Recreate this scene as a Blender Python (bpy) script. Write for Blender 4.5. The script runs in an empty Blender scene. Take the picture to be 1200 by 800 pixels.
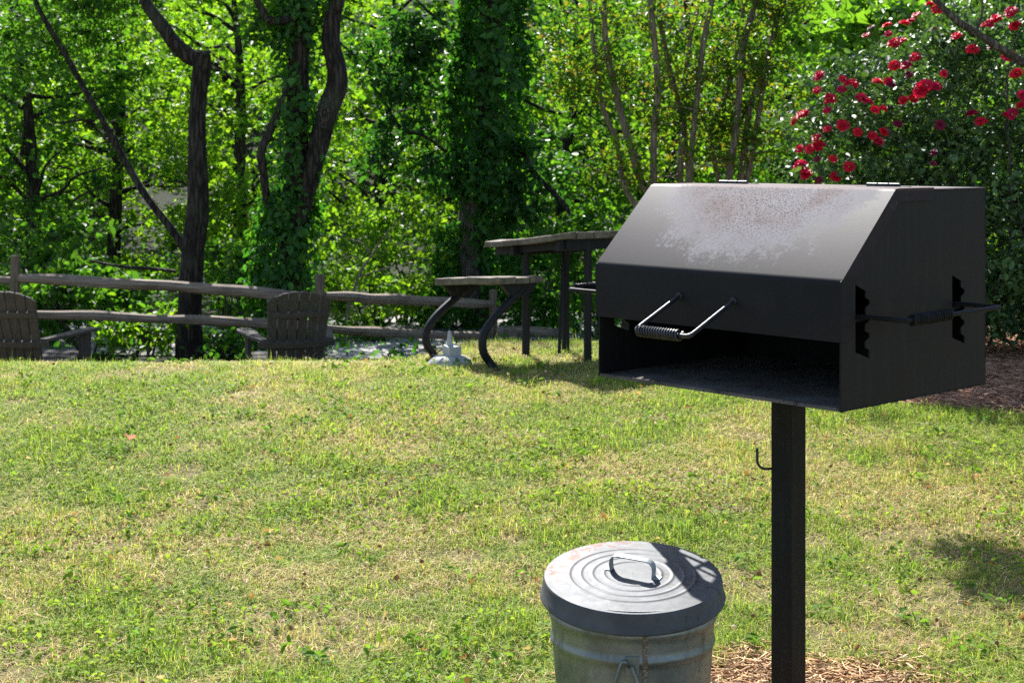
import bpy, math, random
import numpy as np
from mathutils import Vector, Matrix
from mathutils.geometry import tessellate_polygon

random.seed(7)
RNG = np.random.default_rng(11)
F, H, ROW0 = 1775.0, 1.70, 181.0          # focal length in photo pixels, eye height, horizon row
scene = bpy.context.scene
COL = scene.collection
V3 = Vector


def P(x, y, Y):
    """photo pixel (1200x800) at depth Y metres -> world point"""
    return V3(((x - 600) / F * Y, Y, H - (y - ROW0) / F * Y))


# ------------------------------------------------------------------ terrain
def sstep(a, b, x):
    t = np.clip((x - a) / (b - a), 0, 1)
    return t * t * (3 - 2 * t)


def vnoise(x, y, scale, seed=0):
    x = np.asarray(x, float) * scale + seed * 17.31
    y = np.asarray(y, float) * scale + seed * 9.77
    xi, yi = np.floor(x), np.floor(y)
    fx, fy = x - xi, y - yi
    fx, fy = fx * fx * (3 - 2 * fx), fy * fy * (3 - 2 * fy)

    def h(a, b):
        s = np.sin(a * 127.1 + b * 311.7 + seed * 74.7) * 43758.5453
        return s - np.floor(s)
    return (h(xi, yi) * (1 - fx) + h(xi + 1, yi) * fx) * (1 - fy) + (h(xi, yi + 1) * (1 - fx) + h(xi + 1, yi + 1) * fx) * fy


def zg(x, y):
    x = np.asarray(x, float)
    y = np.asarray(y, float)
    rise = 0.325 * sstep(4.2, 9.8, y)
    c = 10.0 + 1.0 * sstep(-0.75, -0.25, x) + 3.0 * sstep(0.9, 2.2, x)      # where the lawn breaks off
    drop = 0.70 * sstep(c - 0.15, c + 2.4, y)
    hill = 17.0 * sstep(23, 85, y)
    bump = 0.03 * (vnoise(x, y, 0.7, 3) - 0.5) + 0.012 * (vnoise(x, y, 3.1, 5) - 0.5)
    return rise - drop + hill + bump * sstep(3.5, 5, y)


def zgf(x, y):
    return float(zg(x, y))


# ------------------------------------------------------------------ scene helpers
def tag(o, label=None, cat=None, group=None, kind=None):
    if label: o['label'] = label
    if cat: o['category'] = cat
    if group: o['group'] = group
    if kind: o['kind'] = kind
    return o


def thing(name, label, cat, loc=(0, 0, 0), rz=0.0, group=None):
    o = bpy.data.objects.new(name, None)
    COL.objects.link(o)
    o.location = loc
    o.rotation_euler = (0, 0, rz)
    o.empty_display_size = 0.1
    return tag(o, label, cat, group)


class MB:
    def __init__(s):
        s.v, s.f = [], []

    def add(s, vs, fs):
        n = len(s.v)
        s.v += [tuple(v) for v in vs]
        s.f += [tuple(i + n for i in f) for f in fs]
        return s

    def box(s, c, size, M=None):
        x, y, z = size[0] / 2, size[1] / 2, size[2] / 2
        vs = [V3((i, j, k)) for k in (-z, z) for j in (-y, y) for i in (-x, x)]
        M = M or Matrix.Identity(4)
        vs = [(M @ v) + V3(c) for v in vs]
        return s.add(vs, [(0, 2, 3, 1), (4, 5, 7, 6), (0, 1, 5, 4), (2, 6, 7, 3), (0, 4, 6, 2), (1, 3, 7, 5)])

    def prism(s, loops, fn, t0, t1):
        """polygon with holes (2D loops) extruded from t0 to t1; fn(a, b, t) -> 3D"""
        pts = [p for l in loops for p in l]
        tris = tessellate_polygon([[V3((p[0], p[1], 0)) for p in l] for l in loops])
        n = len(pts)
        vs = [fn(a, b, t0) for a, b in pts] + [fn(a, b, t1) for a, b in pts]
        fs = [tuple(t) for t in tris] + [tuple(i + n for i in reversed(t)) for t in tris]
        k = 0
        for l in loops:
            m = len(l)
            for i in range(m):
                a, b = k + i, k + (i + 1) % m
                fs.append((a, b, b + n, a + n))
            k += m
        return s.add(vs, fs)

    def tube(s, pts, rad, segs=8, smooth=0, wob=0.0, caps=True, seed=0, flat=None):
        pts = [V3(p) for p in pts]
        if not hasattr(rad, '__len__'): rad = [rad] * len(pts)
        rad = list(rad)
        if smooth: pts, rad = catmull(pts, rad, smooth)
        n = len(pts)
        tan = [(pts[min(i + 1, n - 1)] - pts[max(i - 1, 0)]).normalized() for i in range(n)]
        ref = V3((0, 0, 1)) if abs(tan[0].z) < 0.9 else V3((1, 0, 0))
        u = (ref - tan[0] * ref.dot(tan[0])).normalized()
        vs, fs = [], []
        rr = random.Random(seed)
        ph = [rr.uniform(0, 6.28) for _ in range(4)]
        for i in range(n):
            u = (u - tan[i] * u.dot(tan[i])).normalized()
            w = tan[i].cross(u)
            for k in range(segs):
                a = 2 * math.pi * k / segs
                r = rad[i]
                if wob:
                    r *= 1 + wob * (math.sin(2 * a + ph[0] + i * .35) + .7 * math.sin(3 * a + ph[1] - i * .5) + .5 * math.sin(5 * a + ph[2] + i * .9) + .8 * rr.uniform(-.5, .5))
                vs.append(pts[i] + (u * math.cos(a) + w * math.sin(a)) * r)
        for i in range(n - 1):
            for k in range(segs):
                k2 = (k + 1) % segs
                fs.append((i * segs + k, i * segs + k2, (i + 1) * segs + k2, (i + 1) * segs + k))
        if caps:
            fs.append(tuple(range(segs - 1, -1, -1)))
            fs.append(tuple((n - 1) * segs + k for k in range(segs)))
        return s.add(vs, fs)

    def lathe(s, prof, segs=64, closed=False):
        n = len(prof)
        vs = [(r * math.cos(2 * math.pi * k / segs), r * math.sin(2 * math.pi * k / segs), z) for r, z in prof for k in range(segs)]
        fs = []
        for i in range(n - 1 + (1 if closed else 0)):
            j = (i + 1) % n
            for k in range(segs):
                k2 = (k + 1) % segs
                fs.append((i * segs + k, i * segs + k2, j * segs + k2, j * segs + k))
        return s.add(vs, fs)

    def build(s, name, mat, parent=None, smooth=False, bevel=0.0, angle=40):
        me = bpy.data.meshes.new(name)
        me.from_pydata(s.v, [], s.f)
        me.update()
        import bmesh
        bm = bmesh.new()
        bm.from_mesh(me)
        bmesh.ops.recalc_face_normals(bm, faces=bm.faces)
        bm.to_mesh(me)
        bm.free()
        if smooth:
            me.polygons.foreach_set('use_smooth', [True] * len(me.polygons))
            try: me.set_sharp_from_angle(angle=math.radians(angle))
            except Exception: pass
        me.materials.append(mat)
        o = bpy.data.objects.new(name, me)
        COL.objects.link(o)
        if parent: o.parent = parent
        if bevel:
            m = o.modifiers.new('bevel', 'BEVEL')
            m.width = bevel
            m.segments = 2
            m.limit_method = 'ANGLE'
            m.angle_limit = math.radians(35)
        return o


def catmull(pts, rad, k):
    P_, R_ = [], []
    n = len(pts)
    for i in range(n - 1):
        p0, p1, p2, p3 = pts[max(i - 1, 0)], pts[i], pts[i + 1], pts[min(i + 2, n - 1)]
        for j in range(k):
            t = j / k
            P_.append(0.5 * ((2 * p1) + (p2 - p0) * t + (2 * p0 - 5 * p1 + 4 * p2 - p3) * t * t + (3 * p1 - p0 - 3 * p2 + p3) * t ** 3))
            R_.append(rad[i] * (1 - t) + rad[i + 1] * t)
    P_.append(pts[-1])
    R_.append(rad[-1])
    return P_, R_


def np_mesh(name, V, faces, col, mat, parent=None, smooth=False):
    """V (N,k,3) copies of a k-vertex piece; faces = list of index tuples in one piece; col (N,3)"""
    N, k, _ = V.shape
    me = bpy.data.meshes.new(name)
    me.vertices.add(N * k)
    me.vertices.foreach_set('co', V.reshape(-1).astype(np.float32))
    idx = np.concatenate([np.array(f) for f in faces])
    tot = np.array([len(f) for f in faces])
    L = (np.arange(N)[:, None] * k + idx[None, :]).reshape(-1)
    me.loops.add(len(L))
    me.loops.foreach_set('vertex_index', L.astype(np.int32))
    st = np.concatenate([[0], np.cumsum(np.tile(tot, N))[:-1]])
    me.polygons.add(N * len(faces))
    me.polygons.foreach_set('loop_start', st.astype(np.int32))
    if smooth: me.polygons.foreach_set('use_smooth', np.ones(N * len(faces), bool))
    me.update(calc_edges=True)
    a = me.attributes.new('col', 'FLOAT_COLOR', 'POINT')
    c = np.ones((N, k, 4), np.float32)
    c[:, :, :3] = col[:, None, :]
    a.data.foreach_set('color', c.reshape(-1))
    me.materials.append(mat)
    o = bpy.data.objects.new(name, me)
    COL.objects.link(o)
    if parent: o.parent = parent
    return o


# ------------------------------------------------------------------ materials
def new_mat(name):
    m = bpy.data.materials.new(name)
    m.use_nodes = True
    nt = m.node_tree
    nt.nodes.clear()
    return m, nt


class NT:
    def __init__(s, name):
        s.m, s.t = new_mat(name)
        s.out = s.n('ShaderNodeOutputMaterial')

    def n(s, typ, inp=None, **kw):
        nd = s.t.nodes.new(typ)
        for k, v in kw.items(): setattr(nd, k, v)
        for k, v in (inp or {}).items(): s.set(nd, k, v)
        return nd

    def set(s, nd, k, v):
        sock = nd.inputs[k]
        if isinstance(v, bpy.types.NodeSocket): s.t.links.new(v, sock)
        elif isinstance(v, bpy.types.Node): s.t.links.new(v.outputs[0], sock)
        else: sock.default_value = v

    def coord(s, scale=(1, 1, 1), kind='Object'):
        tc = s.n('ShaderNodeTexCoord')
        mp = s.n('ShaderNodeMapping', {'Vector': tc.outputs[kind], 'Scale': scale})
        return mp.outputs[0]

    def noise(s, vec, scale, detail=4, rough=.55, dist=0):
        return s.n('ShaderNodeTexNoise', {'Vector': vec, 'Scale': scale, 'Detail': detail, 'Roughness': rough, 'Distortion': dist}).outputs[0]

    def ramp(s, fac, stops, interp='LINEAR'):
        nd = s.n('ShaderNodeValToRGB', {'Fac': fac})
        cr = nd.color_ramp
        cr.interpolation = interp
        while len(cr.elements) < len(stops): cr.elements.new(0.5)
        for e, (p, c) in zip(cr.elements, stops):
            e.position = p
            e.color = (c, c, c, 1) if not hasattr(c, '__len__') else (*c[:3], 1)
        return nd.outputs[0]

    def mix(s, fac, a, b, blend='MIX'):
        nd = s.n('ShaderNodeMix', data_type='RGBA', blend_type=blend)
        s.set(nd, 0, fac)
        for i, v in ((6, a), (7, b)):
            if isinstance(v, (tuple, list)): v = (*v[:3], 1)
            s.set(nd, i, v)
        return nd.outputs[2]

    def math(s, op, a, b=0.0, c=None):
        nd = s.n('ShaderNodeMath', operation=op)
        s.set(nd, 0, a)
        s.set(nd, 1, b)
        if c is not None: s.set(nd, 2, c)
        return nd.outputs[0]

    def bsdf(s, col, rough=.5, metal=0., spec=.5, bump=None, bstr=.3, bdist=.01, **kw):
        if isinstance(col, (tuple, list)): col = (*col[:3], 1)
        p = s.n('ShaderNodeBsdfPrincipled', {'Base Color': col, 'Roughness': rough, 'Metallic': metal, 'Specular IOR Level': spec})
        if bump is not None:
            b = s.n('ShaderNodeBump', {'Height': bump, 'Strength': bstr, 'Distance': bdist})
            s.set(p, 'Normal', b.outputs[0])
        return p

    def done(s, sh):
        s.t.links.new(sh.outputs[0] if isinstance(sh, bpy.types.Node) else sh, s.out.inputs['Surface'])
        return s.m


def mat_leaf(name, trans=.5, rough=.42, spec=.4, tcol=(1.35, 1.45, .45)):
    k = NT(name)
    at = k.n('ShaderNodeAttribute', attribute_name='col')
    tc = k.mix(1.0, at.outputs['Color'], tcol, 'MULTIPLY')
    d = k.bsdf(at.outputs['Color'], rough, 0, spec)
    t = k.n('ShaderNodeBsdfTranslucent', {'Color': tc})
    return k.done(k.n('ShaderNodeMixShader', {0: trans, 1: d.outputs[0], 2: t.outputs[0]}))


def mat_bark(name, c0, c1, sc=1.0):
    k = NT(name)
    v = k.coord((9 * sc, 9 * sc, 1.3 * sc))
    n1 = k.noise(v, 4.0, 7, .7, .8)
    wn = k.n('ShaderNodeTexNoise', {'Vector': v, 'Scale': 2.5, 'Detail': 4.0})
    v2 = k.mix(.38, v, wn.outputs['Color'])
    vo = k.n('ShaderNodeTexVoronoi', {'Vector': v2, 'Scale': 4.2}, feature='DISTANCE_TO_EDGE').outputs['Distance']
    r = k.ramp(vo, [(0, 0), (.25, 1)])
    h = k.math('MULTIPLY', n1, r)
    col = k.ramp(h, [(.05, c0), (.65, c1)])
    n2 = k.noise(k.coord((1, 1, 1)), 2.2, 3)
    col = k.mix(k.ramp(n2, [(.52, 0), (.75, .55)]), col, (.10, .11, .07))
    return k.done(k.bsdf(col, .9, 0, .2, h, .9, .03))


def mat_wood(name, c0, c1, axis_scale=(1, 14, 14), rough=.8):
    k = NT(name)
    v = k.coord(axis_scale)
    n1 = k.noise(v, 3.5, 7, .65, .4)
    n2 = k.noise(k.coord(), 5.0, 3)
    col = k.ramp(n1, [(.3, c0), (.68, c1)])
    col = k.mix(k.ramp(n2, [(.5, 0), (.8, .6)]), col, tuple(.55 * c for c in c0))
    return k.done(k.bsdf(col, rough, 0, .25, n1, .7, .006))


def mat_black(name, base=.022, rough=.5, dust=.35, spec=.4):
    k = NT(name)
    v = k.coord()
    n1 = k.noise(v, 9, 6, .65)
    n2 = k.noise(v, 90, 3, .6)
    col = k.ramp(n1, [(.3, (base * .65, base * .72, base * .85)), (.75, (base * 1.6, base * 1.7, base * 1.9))])
    spk = k.ramp(n2, [(.66, 0), (.72, dust)])
    col = k.mix(spk, col, (.10, .085, .075))
    stk = k.noise(k.coord((16, 16, .9)), 3.0, 5, .7)
    col = k.mix(k.ramp(stk, [(.50, 0), (.72, .4)]), col, (base * 3.2, base * 2.9, base * 2.7))
    rst = k.noise(v, 17, 6, .75)
    col = k.mix(k.ramp(rst, [(.63, 0), (.70, dust)]), col, (.055, .030, .020))
    ro = k.ramp(n1, [(.2, rough - .08), (.8, rough + .14)])
    return k.done(k.bsdf(col, ro, 0, spec, n2, .12, .002))


M = {}
M['leaf'] = mat_leaf('leaf_green', .60, .48, .3, (1.55, 1.56, .44))
M['leaf_dark'] = mat_leaf('leaf_dark_green', .55, .42, .4, (1.2, 1.4, .5))
M['leaf_rose'] = mat_leaf('rose_leaf_glossy', .28, .5, .55, (1.3, 1.4, .5))
M['grass'] = mat_leaf('grass_blade', .48, .6, .08, (1.25, 1.25, .7))
M['bark'] = mat_bark('dark_furrowed_bark', (.014, .011, .009), (.085, .068, .055))
M['bark_smooth'] = mat_bark('smooth_tan_bark', (.19, .145, .105), (.44, .35, .26), 1.6)
M['bark_grey'] = mat_bark('grey_brown_bark', (.05, .04, .032), (.20, .17, .14), 1.3)
M['rail'] = mat_wood('weathered_rail_wood', (.11, .078, .055), (.34, .26, .195))
M['post_wood'] = mat_wood('weathered_post_wood', (.08, .06, .04), (.24, .18, .125), (14, 14, 1))
M['plank'] = mat_wood('lichened_plank_wood', (.06, .05, .038), (.21, .175, .13), (3, 3, 3))
M['chair'] = NT('brown_chair_boards')
n1 = M['chair'].noise(M['chair'].coord((6, 6, 1)), 8, 5)
M['chair'] = M['chair'].done(M['chair'].bsdf(M['chair'].ramp(n1, [(.3, (.060, .050, .042)), (.7, (.092, .080, .069))]), .75, 0, .12, n1, .1, .002))
M['steel'] = mat_black('black_painted_steel', .009, .5, .10, .16)
M['soot'] = mat_black('sooty_steel', .010, .8, .3, .1)
M['post'] = mat_black('specked_post_steel', .009, .55, .5, .15)
k = NT('ash_dusted_steel')
n1 = k.noise(k.coord(), 6, 6, .7)
n2 = k.noise(k.coord(), 55, 4, .7)
c = k.ramp(n1, [(.3, (.06, .053, .047)), (.7, (.20, .18, .16))])
c = k.mix(k.ramp(n2, [(.58, 0), (.66, .9)]), c, (.012, .011, .010))
M['ash'] = k.done(k.bsdf(c, .95, 0, .08, n2, .6, .004))
M['rod'] = mat_black('worn_steel_rod', .016, .40, .2)
M['rod_dark'] = mat_black('dull_black_rod', .010, .6, .2, .15)
M['pipe'] = mat_black('dark_pipe_steel', .010, .5, .2, .2)
M['white_plastic'] = NT('white_plastic')
M['white_plastic'] = M['white_plastic'].done(M['white_plastic'].bsdf((.42, .42, .41), .6, 0, .3))
k = NT('pale_concrete_lid')
n1 = k.noise(k.coord(), 14, 5)
M['conc'] = k.done(k.bsdf(k.ramp(n1, [(.3, (.30, .30, .29)), (.7, (.46, .46, .45))]), .8, 0, .3, n1, .3, .004))
k = NT('grey_gravel')
vv = k.coord()
n1 = k.n('ShaderNodeTexVoronoi', {'Vector': vv, 'Scale': 22.0})
n2 = k.noise(vv, 1.2, 4)
c = k.mix(.35, k.ramp(k.noise(vv, 30, 2), [(.3, (.20, .19, .18)), (.7, (.46, .44, .42))]), k.ramp(n2, [(.3, (.24, .22, .2)), (.7, (.42, .41, .39))]))
M['gravel'] = k.done(k.bsdf(c, .9, 0, .2, n1.outputs['Distance'], .6, .02))

# ground: the colour of soil, thatch and mulch comes with the sheet itself
k = NT('ground_soil')
at = k.n('ShaderNodeAttribute', attribute_name='col')
vv = k.coord()
n1 = k.noise(vv, 35, 5, .7)
n2 = k.noise(vv, 140, 3, .7)
c = k.mix(.8, at.outputs['Color'], k.ramp(n1, [(.25, .35), (.75, 1.3)]), 'MULTIPLY')
M['ground'] = k.done(k.bsdf(c, .95, 0, .15, n2, .8, .012))

# hood: black paint with a heat-bleached, rust-speckled half moon on its slope
k = NT('bleached_black_hood')
tc = k.n('ShaderNodeTexCoord')
sep = k.n('ShaderNodeSeparateXYZ', {0: tc.outputs['Object']})
X, Z = sep.outputs[0], sep.outputs[2]
dx = k.math('DIVIDE', k.math('SUBTRACT', X, .02), .43)
dz = k.math('DIVIDE', k.math('SUBTRACT', Z, 1.63), .255)
d2 = k.math('SQRT', k.math('ADD', k.math('MULTIPLY', dx, dx), k.math('MULTIPLY', dz, dz)))
ns = k.noise(k.coord((1, 1, 1)), 11, 5, .65)
nstr = k.noise(k.coord((40, 14, 14)), 2.2, 5, .7)
nf = k.noise(k.coord((1, 1, .8)), 95, 4, .7)
nsp = k.noise(k.coord(), 190, 2, .6)
edge = k.math('ADD', d2, k.math('ADD', k.math('MULTIPLY', k.math('SUBTRACT', ns, .5), .75), k.math('MULTIPLY', k.math('SUBTRACT', nf, .5), .75)))
patch = k.ramp(edge, [(.74, 1), (.92, 0)])
slope = k.ramp(Z, [(0, 0), (1, 1)])
zlim = k.n('ShaderNodeMapRange', {0: Z, 1: 1.368, 2: 1.392})
patch = k.math('MULTIPLY', patch, zlim.outputs[0])
wide = k.math('MULTIPLY', k.n('ShaderNodeMapRange', {0: d2, 1: 1.35, 2: .7}).outputs[0], zlim.outputs[0])
core = k.math('ADD', d2, k.math('MULTIPLY', k.math('SUBTRACT', ns, .5), .5))
corem = k.ramp(core, [(.50, 1), (.84, 0)])
speck = k.math('MULTIPLY', k.ramp(nsp, [(.50, 0), (.58, 1)]), corem)
rustz = k.math('MULTIPLY', k.ramp(k.noise(k.coord(), 6, 4), [(.45, 0), (.7, .7)]), corem)
paint = k.ramp(k.noise(k.coord((1, 1, 1)), 7, 5), [(.3, (.012, .012, .0145)), (.75, (.019, .018, .020))])
faded = k.mix(zlim.outputs[0], paint, (.0205, .0165, .0225))
faded = k.mix(k.math('MULTIPLY', k.ramp(nstr, [(.4, 0), (.75, .4)]), zlim.outputs[0]), faded, (.042, .037, .042))
chalk = k.mix(rustz, (.245, .23, .24), (.14, .082, .066))
c = k.mix(patch, faded, chalk)
c = k.mix(k.math('MULTIPLY', speck, .85), c, (.075, .040, .030))
toprust = k.math('MULTIPLY', k.n('ShaderNodeMapRange', {0: Z, 1: 1.598, 2: 1.606}).outputs[0], .65)
c = k.mix(toprust, c, (.13, .085, .075))
ro = k.n('ShaderNodeMix', {0: patch, 2: .46, 3: .72})
ro = k.math('ADD', .50, k.math('MULTIPLY', patch, .24))
M['hood'] = k.done(k.bsdf(c, ro, 0, .10, k.math('ADD', nsp, k.math('MULTIPLY', patch, .8)), .06, .002))

# galvanised steel, worn
def mat_galv(name, lid):
    k = NT(name)
    v = k.coord()
    vo = k.n('ShaderNodeTexVoronoi', {'Vector': v, 'Scale': 70.0})
    n1 = k.noise(v, 6, 5, .6)
    n2 = k.noise(k.coord((1, 1, .25)), 22, 5, .7)
    sp = k.ramp(vo.outputs['Color'], [(0, .85), (1, 1.1)])
    c = k.ramp(n1, [(.3, (.055, .058, .063)), (.7, (.105, .110, .118))]) if lid else k.ramp(n1, [(.3, (.13, .15, .152)), (.7, (.29, .32, .325))])
    c = k.mix(.6, c, sp, 'MULTIPLY')
    st = k.ramp(n2, [(.54, 0), (.72, .55)])
    c = k.mix(st, c, (.10, .10, .10) if lid else (.06, .06, .05))
    met = .45 if lid else .82
    fac_r = None
    if lid:
        sepn = k.n('ShaderNodeSeparateXYZ', {0: k.n('ShaderNodeTexCoord').outputs['Object']})
        rr = k.math('SQRT', k.math('ADD', k.math('MULTIPLY', sepn.outputs[0], sepn.outputs[0]), k.math('MULTIPLY', sepn.outputs[1], sepn.outputs[1])))
        ring = k.n('ShaderNodeMapRange', {0: rr, 1: .15, 2: .19}).outputs[0]
        left = k.n('ShaderNodeMapRange', {0: sepn.outputs[0], 1: .06, 2: -.03}).outputs[0]
        rust = k.math('MULTIPLY', k.math('MULTIPLY', k.ramp(k.noise(v, 30, 3, .6), [(.50, 0), (.55, 1)]), ring), left)
        rust = k.math('MULTIPLY', rust, k.n('ShaderNodeMapRange', {0: sepn.outputs[1], 1: -.06, 2: .0}).outputs[0])
        rust = k.math('MULTIPLY', rust, k.n('ShaderNodeMapRange', {0: sepn.outputs[2], 1: -.004, 2: -.002}).outputs[0])
        c = k.mix(rust, c, (.085, .03, .017))
        tar = k.math('MULTIPLY', k.ramp(k.noise(k.coord((1, 2.2, 1)), 17, 4, .7), [(.55, 0), (.6, .9)]), k.n('ShaderNodeMapRange', {0: sepn.outputs[0], 1: .04, 2: .12}).outputs[0])
        c = k.mix(tar, c, (.05, .045, .04))
    ro = k.ramp(n2, [(.2, .56), (.8, .72)]) if lid else k.ramp(n2, [(.2, .40), (.8, .6)])
    return k.done(k.bsdf(c, ro, met, .5, n1, .25, .004))


M['galv_lid'] = mat_galv('galvanised_lid', True)
M['galv'] = mat_galv('galvanised_body', False)
k = NT('rose_petal_red')
oi = k.n('ShaderNodeObjectInfo')
c = k.ramp(oi.outputs['Random'], [(0, (.62, .004, .025)), (.6, (.78, .010, .05)), (1, (.55, .005, .075))])
p = k.bsdf(c, .5, 0, .3)
t = k.n('ShaderNodeBsdfTranslucent', {'Color': c})
M['petal'] = k.done(k.n('ShaderNodeMixShader', {0: .35, 1: p.outputs[0], 2: t.outputs[0]}))
k = NT('rose_petal_faded')
M['petal_old'] = k.done(k.bsdf((.17, .008, .035), .6, 0, .2))

# ------------------------------------------------------------------ leaf generators
PAL = {
    'bright': np.array([(.100, .215, .022), (.145, .28, .026), (.064, .165, .02), (.185, .31, .034)]),
    'mid': np.array([(.060, .16, .022), (.088, .20, .026), (.040, .115, .02)]),
    'dark': np.array([(.040, .118, .022), (.056, .15, .026), (.028, .085, .02)]),
    'vine': np.array([(.050, .165, .022), (.075, .205, .024), (.036, .125, .02)]),
    'myrtle': np.array([(.085, .18, .022), (.12, .21, .024), (.065, .155, .02), (.12, .16, .024), (.09, .18, .022), (.075, .17, .022), (.13, .19, .022), (.08, .17, .022), (.15, .125, .03)]),
    'rose': np.array([(.075, .15, .048), (.105, .19, .056), (.052, .11, .038)]),
    'star': np.array([(.11, .24, .035), (.14, .28, .04)]),
}


def unit(a):
    return a / (np.linalg.norm(a, axis=-1, keepdims=True) + 1e-9)


def pick(pal, n, jit=.25):
    c = PAL[pal][RNG.integers(0, len(PAL[pal]), n)]
    return np.clip(c * (1 + RNG.uniform(-jit, jit, (n, 1))), 0, 1)


def leaves(name, pts, size, mat, pal, parent=None, aspect=.55, up=.8, droop=.35, outward=None, jit=.25, fold=.25, star=False):
    n = len(pts)
    L = size * RNG.uniform(.55, 1.25, (n, 1))
    nor = RNG.normal(size=(n, 3)) * .75
    nor[:, 2] += up
    if outward is not None: nor += outward * 1.0
    nor = unit(nor)
    d = RNG.normal(size=(n, 3))
    d[:, 2] -= droop
    if outward is not None: d += outward * .5
    d = unit(d - nor * np.sum(d * nor, 1, keepdims=True))
    s = np.cross(nor, d)
    w = L * aspect * .5 * RNG.uniform(.8, 1.2, (n, 1))
    c = np.asarray(pts)
    up1 = nor * w * fold
    tip = c + d * L - nor * L * .15
    if star:    # three-pointed leaf
        V = np.stack([c, c + d * L * .30 + s * w * .5, c + d * L * .55 + s * w * 1.7 + up1, c + d * L * .62 + s * w * .5,
                      tip, c + d * L * .62 - s * w * .5, c + d * L * .55 - s * w * 1.7 + up1, c + d * L * .30 - s * w * .5], 1)
        fc = [(0, 1, 3, 4), (1, 2, 3), (0, 4, 5, 7), (7, 5, 6)]
    else:
        V = np.stack([c, c + d * L * .28 + s * w * .9 + up1, c + d * L * .62 + s * w * .8 + up1, tip,
                      c + d * L * .62 - s * w * .8 + up1, c + d * L * .28 - s * w * .9 + up1], 1)
        fc = [(0, 1, 2, 3), (0, 3, 4, 5)]
    col = pick(pal, n, jit) if isinstance(pal, str) else pal
    return np_mesh(name, V, fc, col, mat, parent)


def cloud(center, radii, n, nclu=None, spread=.16, shell=.5):
    """clumped points in an ellipsoid, denser towards its skin"""
    center = np.array(center, float)
    radii = np.array(radii, float)
    nclu = nclu or max(6, n // 60)
    d = unit(RNG.normal(size=(nclu, 3)))
    r = RNG.uniform(0, 1, (nclu, 1)) ** (1 / 3) * (1 - shell) + shell * RNG.uniform(.6, 1.05, (nclu, 1))
    cc = d * r
    w = RNG.uniform(.3, 1.6, nclu)
    i = RNG.choice(nclu, n, p=w / w.sum())
    sc = RNG.uniform(.5, 1.4, (nclu, 1))
    return center + cc[i] * radii + RNG.normal(size=(n, 3)) * spread * sc[i] * np.array([1, 1, .6])


def keep_light(pts, margin=11.2, lim=None):
    """crowns stay below the line that would shade the lawn"""
    return pts[(pts[:, 2] < (pts[:, 1] - margin) * 1.05 + 0.3)]


def rel(pts, o):
    return pts - np.array(o.location)


def limb(m, base, end, r0, r1, sag=.1, seed=0, k=3, segs=6):
    rr = random.Random(seed)
    base, end = V3(base), V3(end)
    L = (end - base).length
    pts = [base]
    for i in range(1, k):
        t = i / k
        pts.append(base.lerp(end, t) + V3((rr.uniform(-1, 1), rr.uniform(-1, 1), rr.uniform(-1, 1))) * L * sag)
    pts.append(end)
    m.tube(pts, [r0 + (r1 - r0) * i / k for i in range(k + 1)], segs, 4, .05, seed=seed)
    return pts


# ------------------------------------------------------------------ ground sheet
xs = np.unique(np.concatenate([np.linspace(-120, -8, 30), np.arange(-8, 8.01, .12), np.linspace(8, 120, 30)]))
ys = np.unique(np.concatenate([np.linspace(-60, 2, 20), np.arange(2, 16.01, .12), np.arange(16, 30, .5), np.linspace(30, 200, 50)]))
gx, gy = np.meshgrid(xs, ys)
gz = zg(gx, gy)


def mulch_bed(x, y):      # bed under the rose bush
    e = 8.3 + .25 * (vnoise(x, y, 2.2, 8) - .5) + .35 * sstep(2.6, 1.9, x)
    return (y > e) & (x > 1.75 + .3 * (vnoise(x, y, 1.5, 2) - .5))


def chip_bed(x, y, lim=1.0):       # wood chips round the grill post
    q = ((x - .95) / .82) ** 2 + ((y - 4.30) / .80) ** 2 + .55 * (vnoise(x, y, 3.5, 4) - .5)
    return q < lim


nv = gx.size
me = bpy.data.meshes.new('ground')
ny, nx = gx.shape
me.vertices.add(nv)
me.vertices.foreach_set('co', np.stack([gx, gy, gz], -1).reshape(-1).astype(np.float32))
ii = np.arange(nv).reshape(ny, nx)
q = np.stack([ii[:-1, :-1], ii[:-1, 1:], ii[1:, 1:], ii[1:, :-1]], -1).reshape(-1, 4)
me.loops.add(q.size)
me.loops.foreach_set('vertex_index', q.reshape(-1).astype(np.int32))
me.polygons.add(len(q))
me.polygons.foreach_set('loop_start', (np.arange(len(q)) * 4).astype(np.int32))
me.polygons.foreach_set('use_smooth', np.ones(len(q), bool))
me.update(calc_edges=True)
gc = np.ones((ny, nx, 4), np.float32)
gc[..., :3] = (.20, .17, .08)
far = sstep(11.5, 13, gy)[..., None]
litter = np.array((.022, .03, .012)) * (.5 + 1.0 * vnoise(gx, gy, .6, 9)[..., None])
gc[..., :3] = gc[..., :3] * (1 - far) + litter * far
mb = mulch_bed(gx, gy) & (gy < 13)
gc[mb, :3] = (.17, .10, .068)
cb = chip_bed(gx, gy)
gc[cb, :3] = (.26, .17, .09)
a = me.attributes.new('col', 'FLOAT_COLOR', 'POINT')
a.data.foreach_set('color', gc.reshape(-1))
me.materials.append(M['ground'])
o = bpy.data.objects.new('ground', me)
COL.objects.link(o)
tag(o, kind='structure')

# gravel path beyond the fence
m = MB()
N = 60
for i in range(N + 1):
    x = -14 + 26 * i / N
    for yy in (15.6 + .25 * math.sin(x * .9), 17.0 + .2 * math.sin(x * .7), 19.4 + .3 * math.sin(x * .6 + 1)):
        m.v.append((x, yy, zgf(x, yy) + .012))
for i in range(N):
    for j in range(2):
        m.f.append((i * 3 + j, i * 3 + 3 + j, i * 3 + 4 + j, i * 3 + 1 + j))
tag(m.build('path', M['gravel'], smooth=True), kind='structure')

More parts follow.
